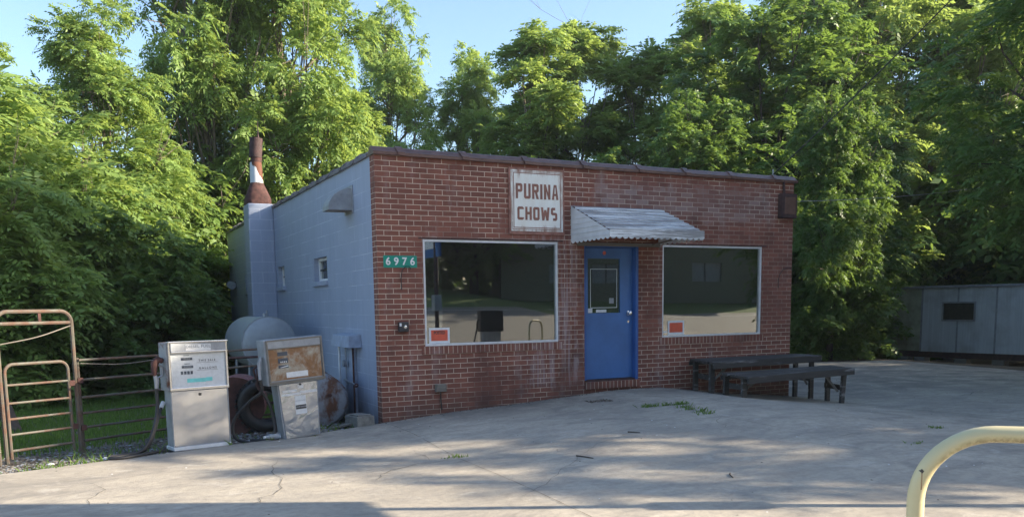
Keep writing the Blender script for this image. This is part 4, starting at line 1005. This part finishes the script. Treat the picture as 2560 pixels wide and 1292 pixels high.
# ------------------------------------------------------------------ foliage
def leaf_mesh(name, centers, radii_dir, rng, fr=7, L=(.40, .62), pairs=7, ll=.13, droop=.55, width=.34, tint_c=None):
    """pinnate sprays: centers (n,3), radii_dir (n,3) outward; every spray is a rachis with pairs of leaflets + tip"""
    n = len(centers)
    C_ = np.repeat(centers, fr, 0) + rng.normal(0, .06, (n * fr, 3)); O = np.repeat(radii_dir, fr, 0)
    d = O * .8 + rng.normal(0, .75, (n * fr, 3)); d[:, 2] *= .42; d[:, 2] += .16
    d /= np.linalg.norm(d, axis=1, keepdims=True) + 1e-9
    Ls = rng.uniform(L[0], L[1], n * fr)
    side = np.cross(d, [0, 0, 1.]); side /= np.linalg.norm(side, axis=1, keepdims=True) + 1e-9
    tilt = rng.normal(0, .32, n * fr); upv = np.cross(side, d)
    side = side * np.cos(tilt)[:, None] + upv * np.sin(tilt)[:, None]
    s = np.concatenate([np.repeat((np.arange(pairs) + 1.2) / (pairs + 1.0), 2), [1.]])
    sg_ = np.concatenate([np.tile([1., -1.], pairs), [0.]]); K = len(s)
    base = C_[:, None, :] + d[:, None, :] * (Ls[:, None] * s[None, :])[:, :, None]
    base[:, :, 2] -= droop * Ls[:, None] * (s ** 2)[None, :]
    tan = d[:, None, :] + np.zeros((1, K, 1)); tan = tan.copy(); tan[:, :, 2] -= 2 * droop * s[None, :]
    tan /= np.linalg.norm(tan, axis=2, keepdims=True)
    ld = side[:, None, :] * sg_[None, :, None] * .9 + tan * (.45 + .6 * (sg_ == 0))[None, :, None]
    ld[:, :, 2] -= .22; ld += rng.normal(0, .13, ld.shape); ld /= np.linalg.norm(ld, axis=2, keepdims=True)
    prof = .65 + .5 * np.sin(np.pi * np.minimum(s, .92)); l = ll * prof[None, :] * rng.uniform(.8, 1.2, (n * fr, K)) * (Ls / np.mean(L))[:, None]
    wv = np.cross(ld, np.cross(tan, ld) + rng.normal(0, .25, ld.shape)); wv /= np.linalg.norm(wv, axis=2, keepdims=True) + 1e-9
    w = l * width * .5
    a = base; c = base + ld * l[:, :, None]; mid = base + ld * (l * .42)[:, :, None]
    b = mid + wv * w[:, :, None]; e = mid - wv * w[:, :, None]
    V = np.stack([a, b, c, e], 2).reshape(-1, 3)
    nf = len(V) // 4
    me = bpy.data.meshes.new(name)
    me.vertices.add(len(V)); me.vertices.foreach_set('co', V.astype(np.float32).ravel())
    me.loops.add(nf * 4); me.loops.foreach_set('vertex_index', np.arange(nf * 4, dtype=np.int32))
    me.polygons.add(nf); me.polygons.foreach_set('loop_start', np.arange(0, nf * 4, 4, dtype=np.int32)); me.polygons.foreach_set('loop_total', np.full(nf, 4, np.int32))
    me.update()
    tc = rng.uniform(0, 1, n) if tint_c is None else tint_c
    t = np.clip(np.repeat(tc, fr * K * 4) * .6 + np.repeat(rng.uniform(0, 1, n * fr), K * 4) * .4, 0, 1)
    at = me.attributes.new('tint', 'FLOAT', 'POINT'); at.data.foreach_set('value', t.astype(np.float32))
    return me

def tree_variant(seed, h, R_, hb, nl, ncl, fr=7, mat=L1, bark='bark', L=(.4, .62), ll=.13, pairs=7, droop=.55, trunk_r=.16, squash=1.0, cone=.0, width=.34):
    rng = np.random.default_rng(seed); lobes = []
    for i in range(nl):
        z = hb + (h - hb) * (i + .5) / nl; t = (z - hb) / (h - hb)
        env = R_ * (math.sin(math.pi * (.12 + .82 * t)) ** .7) * (1 - cone * t)
        a = i * 2.399 + rng.uniform(-.5, .5); ro = env * rng.uniform(.25, .8)
        lr = R_ * rng.uniform(.26, .46) * (1.1 - .45 * t)
        lobes.append((math.cos(a) * ro, math.sin(a) * ro, z + rng.uniform(-.3, .3), lr))
    lobes = np.array(lobes); pr = lobes[:, 3] ** 2; pr /= pr.sum()
    idx = rng.choice(nl, ncl, p=pr); u = rng.normal(0, 1, (ncl, 3)); u /= np.linalg.norm(u, axis=1, keepdims=True)
    rr = lobes[idx, 3] * rng.uniform(.35, 1.12, ncl) ** .6
    c = lobes[idx, :3] + u * rr[:, None] * np.array([1, 1, .8 * squash]); c[:, 2] = np.maximum(c[:, 2], .25)
    # gaps in the crown: drop sprays where a lumpy field is low
    fld = np.zeros(ncl)
    for q in range(7):
        kv = rng.normal(0, 1, 3); kv *= rng.uniform(1.6, 4.2) / np.linalg.norm(kv); fld += np.sin(c @ kv + rng.uniform(0, 6.28))
    keep = fld > -.55; c, u, idx = c[keep], u[keep], idx[keep]; ncl = len(c)
    lt = rng.uniform(0, 1, nl)
    tint = np.clip(lt[idx] * .5 + rng.uniform(0, 1, ncl) * .5, 0, 1)
    cm_ = leaf_mesh('crown', c, u, rng, fr, L, pairs, ll, droop, width, tint); cm_.materials.append(mat)
    b = MB(); rnd = random.Random(seed); tp = [Vector((rnd.uniform(-.15, .15) * k, rnd.uniform(-.15, .15) * k, -.4 + (h * .8 + .4) * k / 8)) for k in range(9)]
    b.tube(tp, [trunk_r * (1.25 - 1.1 * k / 8) for k in range(9)], 9)
    for (lx, ly, lz, lr) in lobes:
        zs = max(hb * .5 + .3, lz * .62); k = min(7, int((zs + .4) / (h * .9 + .4) * 8)); st = tp[k].lerp(tp[k + 1], .5); en = Vector((lx, ly, lz))
        m1 = st.lerp(en, .45) + Vector((rnd.uniform(-.2, .2), rnd.uniform(-.2, .2), -.12 * lr)); r0 = trunk_r * .42 * (1.15 - zs / h)
        b.tube([st, m1, en, en + (en - m1) * .08], [r0, r0 * .75, r0 * .4, r0 * .12], 6)
        for q in range(5):
            v = Vector((rnd.gauss(0, 1), rnd.gauss(0, 1), rnd.gauss(0.2, .8))).normalized() * lr * .95
            b.tube([m1.lerp(en, rnd.uniform(.3, 1)), en + v * .55 + Vector((0, 0, -.05)), en + v], [r0 * .3, r0 * .2, r0 * .08], 4, cap=False)
    tm = b.build('trunk', bark, None, smooth=True); me = tm.data; bpy.data.objects.remove(tm)
    return cm_, me, h
rs = 1.0
V = {
 'tall': tree_variant(11, 13, 3.9, 2.2, 34, 1750, 8, L1, 'barkpale', L=(.5, .85), ll=.18, trunk_r=.2, droop=.34, width=.40, squash=.85),
 'slim': tree_variant(12, 12, 2.3, 3.0, 20, 820, 8, L1, 'barkpale', L=(.4, .65), ll=.16, trunk_r=.13, droop=.3, width=.42),
 'round': tree_variant(13, 8, 3.2, 1.2, 20, 1250, 8, L2, L=(.3, .5), ll=.15, pairs=4, trunk_r=.15, droop=.3, width=.66),
 'near': tree_variant(14, 10, 4.1, 3.1, 24, 2100, 7, L3, L=(.4, .66), ll=.13, trunk_r=.22, droop=.45, width=.42),
 'bush': tree_variant(15, 4, 2.5, .1, 14, 720, 8, L4, L=(.3, .5), ll=.14, pairs=4, trunk_r=.05, droop=.35, width=.62),
 'sapling': tree_variant(25, 5, 2.0, .7, 14, 460, 8, L1, 'barkpale', L=(.5, .8), ll=.16, trunk_r=.06, droop=.3, width=.40),
 'shady': tree_variant(16, 11, 4.2, 1.6, 30, 1750, 8, L3, L=(.45, .75), ll=.17, trunk_r=.2, droop=.34, width=.46),
}
camx, camy = -3.4516, -10.9122
def az_of(px): return rad(26.169) + math.atan((px - 1280) / 2152.6)
def tree(var, x, y, h, label, rz, name='tree', cat='tree', group='trees round the shop', wide=1.0, mat=None, dz=0):
    cmesh, tmesh, h0 = V[var]; s = h / h0
    t = thing(name, (x, y, gz(x, y) - .05 + dz), label, cat, rz=rz, group=group); t.scale = (s * wide, s * wide, s)
    for nm, me in (('crown', cmesh), ('trunk', tmesh)):
        o = bpy.data.objects.new(nm, me); COL.objects.link(o); o.parent = t
    return t
def tree_px(var, px, d, h, label, rz, **k):
    a = az_of(px); return tree(var, camx + d * math.sin(a), camy + d * math.cos(a), h, label, rz, **k)
BG = 'trees rising behind the shop'
for a in [
 ('slim', -45, 19, 6.7, 'yellow green sapling tree cut off by the upper left edge', .3, dict(wide=1.0)),
 ('round', 95, 20, 5.0, 'bushy tree behind the tall tube frame at the far left', 1.2, {}),
 ('tall', 285, 24, 8.7, 'dark spreading walnut left of the tallest tree', 2.1, dict(wide=.8)),
 ('tall', 545, 27, 14.5, 'tallest feathery tree directly left of the rusty flue', 4.0, dict(wide=.62)),
 ('tall', 770, 27.5, 13.6, 'tall vine hung tree rising behind the rusty flue', .9, dict(wide=.7)),
 ('slim', 905, 32, 9.0, 'short pale tree behind the left corner of the coping', 2.2, dict(wide=1.25)),
 ('tall', 1005, 37, 13.4, 'open crowned tree standing alone against the sky behind the left part of the roof', 1.1, dict(wide=.62)),
 ('tall', 1185, 38, 12.1, 'lower tree in the sky gap left of the shop sign', 3.3, dict(wide=.66)),
 ('slim', 1345, 34, 12.2, 'upright yellow green tree rising above the shop sign', 5.1, dict(wide=1.1)),
 ('slim', 1460, 36, 12.9, 'pale upright tree right of the one above the shop sign', .5, dict(wide=1.1)),
 ('slim', 1610, 36, 11.9, 'thin crowned tree above the awning', 2.7, dict(wide=1.2)),
 ('slim', 1770, 36, 13.6, 'tall light tree rising between the awning and the second window', 4.4, dict(wide=1.2)),
 ('shady', 1740, 27, 7.6, 'dark spreading tree with crooked bare limb behind the right half of the roof', 1.6, dict(wide=.85)),
 ('shady', 1960, 31, 11.4, 'dark crowned tree above the right roof corner', 3.9, {}),
 ('tall', 2110, 39, 17.0, 'broad sunlit tree right of the shop with glowing yellow leaves', 5.5, dict(wide=.9)),
 ('tall', 2350, 42, 16.5, 'sunlit tree rising behind the trailer roof', 2.9, {}),
 ('shady', 2075, 25.5, 7.0, 'dark low tree beside the right corner of the shop', .7, dict(wide=.62)),
 ('shady', 2560, 45, 16.0, 'dark tree behind the right end of the trailer', 1.9, {}),
 ('round', 1130, 29, 6.8, 'rounded dark tree just above the coping left of the sign', .2, {}),
 ('round', 1330, 29, 6.6, 'rounded dark tree just above the coping over the sign', 2.2, {}),
 ('round', 1530, 29, 6.9, 'rounded dark tree just above the coping over the awning', 4.2, {}),
 ('round', 960, 29, 6.2, 'rounded pale tree just above the left end of the coping', 5.2, {}),
]:
    tree_px(a[0], a[1], a[2], a[3], a[4], a[5], group=BG, **a[6])
for a in [
 ('sapling', 50, 16.5, 4.3, 'light green walnut sapling behind the small gate', .3), ('bush', 230, 18.5, 3.3, 'dark bush behind the right post of the tall frame', 1.4),
 ('bush', 300, 18, 2.9, 'dark bush behind the middle of the rail panel', 2.5), ('bush', 325, 20.5, 3.4, 'dark bush seen just left of the white faced pump', 3.6),
 ('bush', 505, 26, 5.2, 'dark bush beyond the far end of the painted wall', 4.7), ('sapling', -50, 18, 5.2, 'light green walnut sapling at the left picture edge', 5.5), ('sapling', 200, 20, 5.4, 'light green walnut sapling rising over the right post of the tall frame', 2.6), ('sapling', 350, 24, 5.6, 'light green walnut sapling rising left of the white faced pump', 4.2),
 ('bush', 250, 24, 4.8, 'taller bush rising over the rail panel', .9), ('bush', 120, 22, 4.2, 'taller bush rising over the tall frame', 2.0),
 ('bush', 2030, 26, 3.2, 'dark bush behind the bench ends right of the shop', 3.1), ('bush', 2090, 33, 3.6, 'dark bush between the shop and the trailer', .6),
 ('bush', 2215, 39, 4.6, 'dark bush behind the left end of the trailer', 1.9), ('bush', 2010, 29, 5.0, 'taller bush right behind the shop corner', 4.9),
]:
    tree_px(a[0], a[1], a[2], a[3], a[4], a[5], name='bush', cat='bush', group='bushes at the edge of the woods')
# the near tree on the right whose branches hang into the picture, and the row that shades the lot
SH = 'shade trees along the right side of the lot'
for (v, x, y, h, lab, rz, w) in [
 ('near', 14.7, -1.8, 10.6, 'dark overhanging tree at the right picture edge in front of the trailer', 1.0, 1.0),
 ('near', 15.6, -6.2, 13.0, 'shade tree right of the lot, second from the overhanging tree', 2.0, 1.05),
 ('shady', 20.5, -9.6, 15.5, 'shade tree right of the lot, third from the overhanging tree', 4.0, .95),
 ('tall', 26.5, -12.0, 17.0, 'very tall shade tree far right of the lot beside the road', 2.4, 1.0),
 ('slim', 25.5, -18.0, 11.6, 'slender tree nearest the road far right of the lot', 1.4, .9),
 ('shady', 28, 4.5, 13, 'shade tree far right beyond the trailer', .5, 1.0),
 ('shady', 33.5, -10, 16.0, 'shade tree farthest right near the road', 1.5, 1.1)]:
    tree(v, x, y, h, lab, rz, group=SH, wide=w)
# trees and a house across the road (mirrored in the windows)
AC = 'trees across the road'
for i, (v, x, y, h, lab) in enumerate([('shady', -2, -36, 12, 'dark tree across the road, leftmost seen mirrored in the first window'), ('shady', 5, -38, 13, 'dark tree across the road opposite the first window'), ('shady', 12, -37, 12, 'dark tree across the road opposite the door'),
   ('shady', 19, -40, 14, 'dark tree across the road beside the house'), ('shady', 40, -42, 14, 'dark tree across the road beyond the house'), ('shady', -10, -36, 12, 'dark tree across the road behind the camera')]):
    tree(v, x, y, h, lab, i * 1.3, group=AC)
hs = thing('house', (29, -36, gz(29, -36) - .2), 'olive grey house across the road mirrored in the second window', 'house', rz=rad(20))
M['olive'] = mat_plain('olive_wall', (.17, .18, .13), .8, var=.15)
wall('house_wall', -9, 9, 0, 4.2, .3, [(-6, -4, 1.4, 2.6), (-3.1, -1.3, 1.4, 2.6), (3.4, 5.4, 1.4, 2.6)], 'olive', hs, base=0)
MB().box(-9, 9, -7, -.301 + .3, 0, 4.19).build('house_core', 'olive', hs)
for x in (-6, -3.1, 3.4):
    MB().box(x, x + (1.8 if x == -3.1 else 2), .05, .09, 1.4, 2.6).build('window', 'galv', hs); MB().box(x + .87, x + .95, .095, .13, 1.4, 2.6).build('mullion', 'blackp', hs)
b = MB(); b.add([(-9.5, -7.5, 4.2), (9.5, -7.5, 4.2), (9.5, .8, 4.2), (-9.5, .8, 4.2), (-9.5, -3.4, 6.2), (9.5, -3.4, 6.2)], [(0, 1, 5, 4), (2, 3, 4, 5), (0, 4, 3), (1, 2, 5), (0, 3, 2, 1)]); b.build('roof', 'roof', hs)

# woods closing the view behind everything
rng = np.random.default_rng(77); cs = []
for i in range(5200):
    a = rad(rng.uniform(-14, 66)); d = rng.uniform(38, 52); hh_ = 3.5 + 3.5 * (math.sin(a * 23) * .5 + .5) * .6 + 1.2 * math.sin(a * 71)
    cs.append((camx + d * math.sin(a), camy + d * math.cos(a), rng.uniform(-.5, hh_ + (d - 38) * .18)))
cs = np.array(cs); u = rng.normal(0, 1, cs.shape); u /= np.linalg.norm(u, axis=1, keepdims=True)
me = leaf_mesh('distant_woods', cs, u, rng, 5, (.9, 1.4), 3, .5, .5, .5); me.materials.append(L3)
wo = bpy.data.objects.new('distant_woods', me); COL.objects.link(wo); tag(wo, 'dense dark wood closing the view behind all the nearer trees', 'woods', kind='stuff')

cs = np.stack([rng.uniform(-25, 60, 2600), rng.uniform(-56, -44, 2600), rng.uniform(1.5, 12, 2600)], 1); u = rng.normal(0, 1, cs.shape); u /= np.linalg.norm(u, axis=1, keepdims=True)
me = leaf_mesh('woods_beyond_road', cs, u, rng, 5, (.9, 1.4), 3, .6, .5, .5); me.materials.append(L3)
wo = bpy.data.objects.new('woods_beyond_road', me); COL.objects.link(wo); tag(wo, 'dark wood beyond the road, mirrored in the shop windows', 'woods', kind='stuff')

# bare pale limbs standing among the leaves
def bare_tree(px, d, h, label, seed, spread=.5, mat='barkpale', r0=.05):
    rnd = random.Random(seed); a = az_of(px); x, y = camx + d * math.sin(a), camy + d * math.cos(a); b = MB()
    t = thing('bare_tree', (x, y, gz(x, y) - .1), label, 'bare tree', group='dead trees among the leafy ones')
    def grow(p, dr, L_, r, dep):
        n_ = 4; P = [p]
        for i in range(n_):
            dr = (dr + Vector((rnd.gauss(0, .16), rnd.gauss(0, .16), rnd.gauss(.03, .06)))).normalized(); P.append(P[-1] + dr * L_ / n_)
        b.tube(P, [r * (1 - .55 * i / n_) for i in range(n_ + 1)], 6, cap=False)
        if dep:
            for q in range(rnd.randint(2, 4)):
                k = rnd.randint(1, n_); nd = (dr + Vector((rnd.gauss(0, spread), rnd.gauss(0, spread), rnd.gauss(0, .25)))).normalized(); grow(P[k], nd, L_ * rnd.uniform(.45, .7), r * .45, dep - 1)
    grow(Vector((0, 0, 0)), Vector((0, 0, 1)), h * .72, r0, 3)
    b.build('trunk', mat, t, smooth=True)
bare_tree(1642, 33, 12.6, 'bare dead treetop against the sky above the awning', 3, .45, r0=.06)
bare_tree(480, 20.5, 5.2, 'bare pale branching stem in the dark gap above the white faced pump', 5, .8)
bare_tree(530, 24, 6.4, 'bare pale stem in the gap left of the painted wall', 8, .8)
bare_tree(2045, 27.5, 6.0, 'bare stem in the dark gap right of the shop corner', 9, .8, 'bark', .08)
bare_tree(705, 25.5, 6.8, 'tangle of pale dead twigs behind the side wall coping', 12, .9)

# ------------------------------------------------------------------ grass, weeds, gravel, litter
def blades(name, pts, hgt, label, cat, wid=.008, mat=GR, seed=5, kind='stuff', lean=.5, zoff=-.045):
    r = np.random.default_rng(seed); n = len(pts); P = np.array([(x, y, gz(x, y) + zoff) for x, y in pts])
    a = r.uniform(0, 2 * np.pi, n); h = r.uniform(*hgt, n); le = r.uniform(0, lean, n) * h
    dx, dy = np.cos(a), np.sin(a); b2 = r.uniform(0, 2 * np.pi, n); w = wid * r.uniform(.6, 1.4, n)
    s = np.stack([-np.sin(b2) * w, np.cos(b2) * w, 0 * w], 1)
    tip = P + np.stack([dx * le, dy * le, h], 1); mid = P + np.stack([dx * le * .35, dy * le * .35, h * .55], 1)
    Vv = np.stack([P - s, P + s, mid + s * .7, tip, mid - s * .7], 1).reshape(-1, 3)
    me = bpy.data.meshes.new(name); me.vertices.add(len(Vv)); me.vertices.foreach_set('co', Vv.astype(np.float32).ravel())
    me.loops.add(n * 5); me.loops.foreach_set('vertex_index', np.arange(n * 5, dtype=np.int32)); me.polygons.add(n)
    me.polygons.foreach_set('loop_start', np.arange(0, n * 5, 5, dtype=np.int32)); me.polygons.foreach_set('loop_total', np.full(n, 5, np.int32)); me.update()
    at = me.attributes.new('tint', 'FLOAT', 'POINT'); at.data.foreach_set('value', np.repeat(r.uniform(0, 1, n), 5).astype(np.float32))
    me.materials.append(mat); o = bpy.data.objects.new(name, me); COL.objects.link(o)
    return tag(o, label, cat, kind=kind)
r = np.random.default_rng(3); pts = []
while len(pts) < 60000:
    x = r.uniform(-9, -.1); y = -1 + 9.5 * r.uniform(0, 1) ** 1.3
    if y < .32 * x + 1.42 + r.normal(0, .16) or (x > -.5 and y > 3): continue
    pts.append((x, y))
blades('lawn_grass', pts, (.04, .10), 'green mown grass beyond the rusty gate', 'grass', .007)
def edge_line(x): return .3237 * x
pts = []
r = np.random.default_rng(8)
for (cx_, cy_, sp_, nn) in [(-3.67, -1.13, .12, 90), (-3.85, -1.2, .10, 70), (-4.09, -1.22, .06, 40), (-3.44, -1.0, .07, 40), (-2.93, -.88, .07, 45), (-1.99, -.70, .04, 30), (-1.55, -.55, .03, 25), (-1.2, -.2, .3, 120), (-.5, .1, .25, 150), (-3.2, -.5, .3, 80), (-2.9, -.1, .5, 120), (-3.4, -.6, .3, 80)]:
    for i in range(nn // 2): pts.append((cx_ + r.normal(0, sp_), cy_ + r.normal(0, sp_ * .5) + .02))
blades('edge_weeds', pts, (.03, .13), 'weeds along the slab edge below the gate and pumps', 'weeds', .007, seed=9, lean=1.2)
for i, (P, lab) in enumerate([([(2.95, -1.79), (3.05, -1.82), (3.2, -1.89), (3.35, -1.95), (3.42, -2.0)], 'grass tuft strip in the slab joint before the door'),
        ([(3.25, -2.2), (3.2, -2.38), (3.2, -2.6), (3.18, -2.75)], 'thin grass strip in the slab joint farther from the door'), ([(-.19, -2.92), (-.17, -2.95)], 'small weed where two cracks meet in the middle of the slab'),
        ([(5.04, -4.42), (5.0, -4.44)], 'small weed at the right end of the long crack'), ([(3.95, -5.04)], 'small weed seen beside the cream hoop')]):
    pts = []
    for (x, y) in P:
        for k in range(34 if len(P) > 3 else 18): pts.append((x + r.normal(0, .05), y + r.normal(0, .025)))
    blades('weed_tuft', pts, (.015, .06) if len(P) > 3 else (.01, .04), lab, 'weeds', .006, seed=20 + i, kind='thing', lean=1.5, zoff=0.)
def pebbles(name, pts, sz, mats, label, cat, seed=1, zoff=-.03, flat=.5):
    r = random.Random(seed); b = MB()
    for (x, y) in pts:
        s = r.uniform(*sz); z = gz(x, y) + zoff; b.cur = r.randrange(len(mats)); ph = r.uniform(0, 6)
        ring = [(x + s * math.cos(ph + k * 1.2566) * r.uniform(.7, 1.2), y + s * math.sin(ph + k * 1.2566) * r.uniform(.7, 1.2), z + s * flat * r.uniform(.1, .3)) for k in range(5)]
        b.add(ring + [(x, y, z + s * flat), (x, y, z - s * .3)], [(k, (k + 1) % 5, 5) for k in range(5)] + [((k + 1) % 5, k, 6) for k in range(5)])
    o = b.build(name, mats); return tag(o, label, cat, kind='stuff')
r = np.random.default_rng(12); pts = []
while len(pts) < 6500:
    x = r.uniform(-6.5, -.1); off = abs(r.normal(0, .62)); y = edge_line(x) + .03 + off
    if y < 1.6: pts.append((x, y))
pebbles('gravel', pts, (.007, .028), ['wooddry', 'galv', 'oldblock', 'ctrl', 'bark'], 'grey gravel strip between the slab and the grass', 'gravel', 2)
pts = [(-3.2 + r.normal(0, .5), -.72 + r.normal(0, .12)) for _ in range(16)]
pebbles('pale_stones', pts, (.02, .05), ['paper', 'wooddry'], 'larger pale stones in the gravel strip below the gate', 'stones', 3)
pts = []
while len(pts) < 420:
    x = r.uniform(-6, 14); y = r.uniform(-9, 5)
    if y > edge_line(x) - .05 and x < 0: continue
    if y > -.1 and x < 7.2: continue
    pts.append((x, y))
pebbles('lot_grit', pts, (.004, .013), ['paper', 'wooddry', 'ctrl', 'ctrl'], 'scattered grit and leaf crumbs on the concrete lot', 'grit', 6, zoff=0.)
r = np.random.default_rng(31); pts = []
for _ in range(500):
    x = r.uniform(0, 7.1); pts.append((x, -.01 - abs(r.normal(0, .05))))
pebbles('wall_grit', pts, (.004, .014), ['wooddry', 'ctrl', 'ctrl', 'bark'], 'crumbs of mortar and dead leaves along the foot of the brick wall', 'grit', 7, zoff=0.)
for i, (A_, B2, lab) in enumerate([((0.76, -3.75), (0.83, -3.94), 'longer dark twig lying in the middle of the lot'), ((1.48, -5.15), (1.40, -5.27), 'short dark twig nearer the camera right of the middle'), ((1.83, -3.05), (1.91, -3.16), 'thin twig farther back on the lot')]):
    P = [Vector((A_[0] + (B2[0] - A_[0]) * t, A_[1] + (B2[1] - A_[1]) * t + .012 * math.sin(t * 5), 0)) for t in (0, .3, .6, 1)]
    for p in P: p.z = gz(p.x, p.y) + .008
    tag(MB().tube(P, [.008, .007, .006, .004], 6).build('twig', 'bark', None), lab, 'twig')
pebbles('leaf_clump', [(2.84 + r.normal(0, .07), -.78 + r.normal(0, .05)) for _ in range(60)] + [(2.96 + r.normal(0, .04), -.92 + r.normal(0, .04)) for _ in range(20)], (.012, .03), ['bark', 'barkpale'], 'clump of dead brown leaves on the concrete before the door', 'dead leaves', 9, zoff=0.)
# leaning dark trunk left behind the gate
tag(MB().tube([(-4.35, 2.2, -.2), (-4.7, 2.9, .8), (-5.05, 3.6, 1.9), (-5.3, 4.3, 3.6)], [.10, .085, .075, .05], 10).build('leaning_trunk', 'bark', None, smooth=True), 'dark leaning tree trunk behind the small gate', 'tree trunk')

# ------------------------------------------------------------------ thin haze over the far trees, added to lift the dark shadows
hz = MB().box(-70, 110, -70, 110, -2.5, 24).build('haze', 'ground'); hz.data.materials.clear()
hn = NT('haze_air'); v = hn.node('VolumePrincipled', {'Color': (.85, .92, 1.), 'Density': .00045, 'Anisotropy': .2}); hn.l.new(v.outputs[0], hn.out.inputs['Volume'])
hz.data.materials.append(hn.m); hz['kind'] = 'stuff'
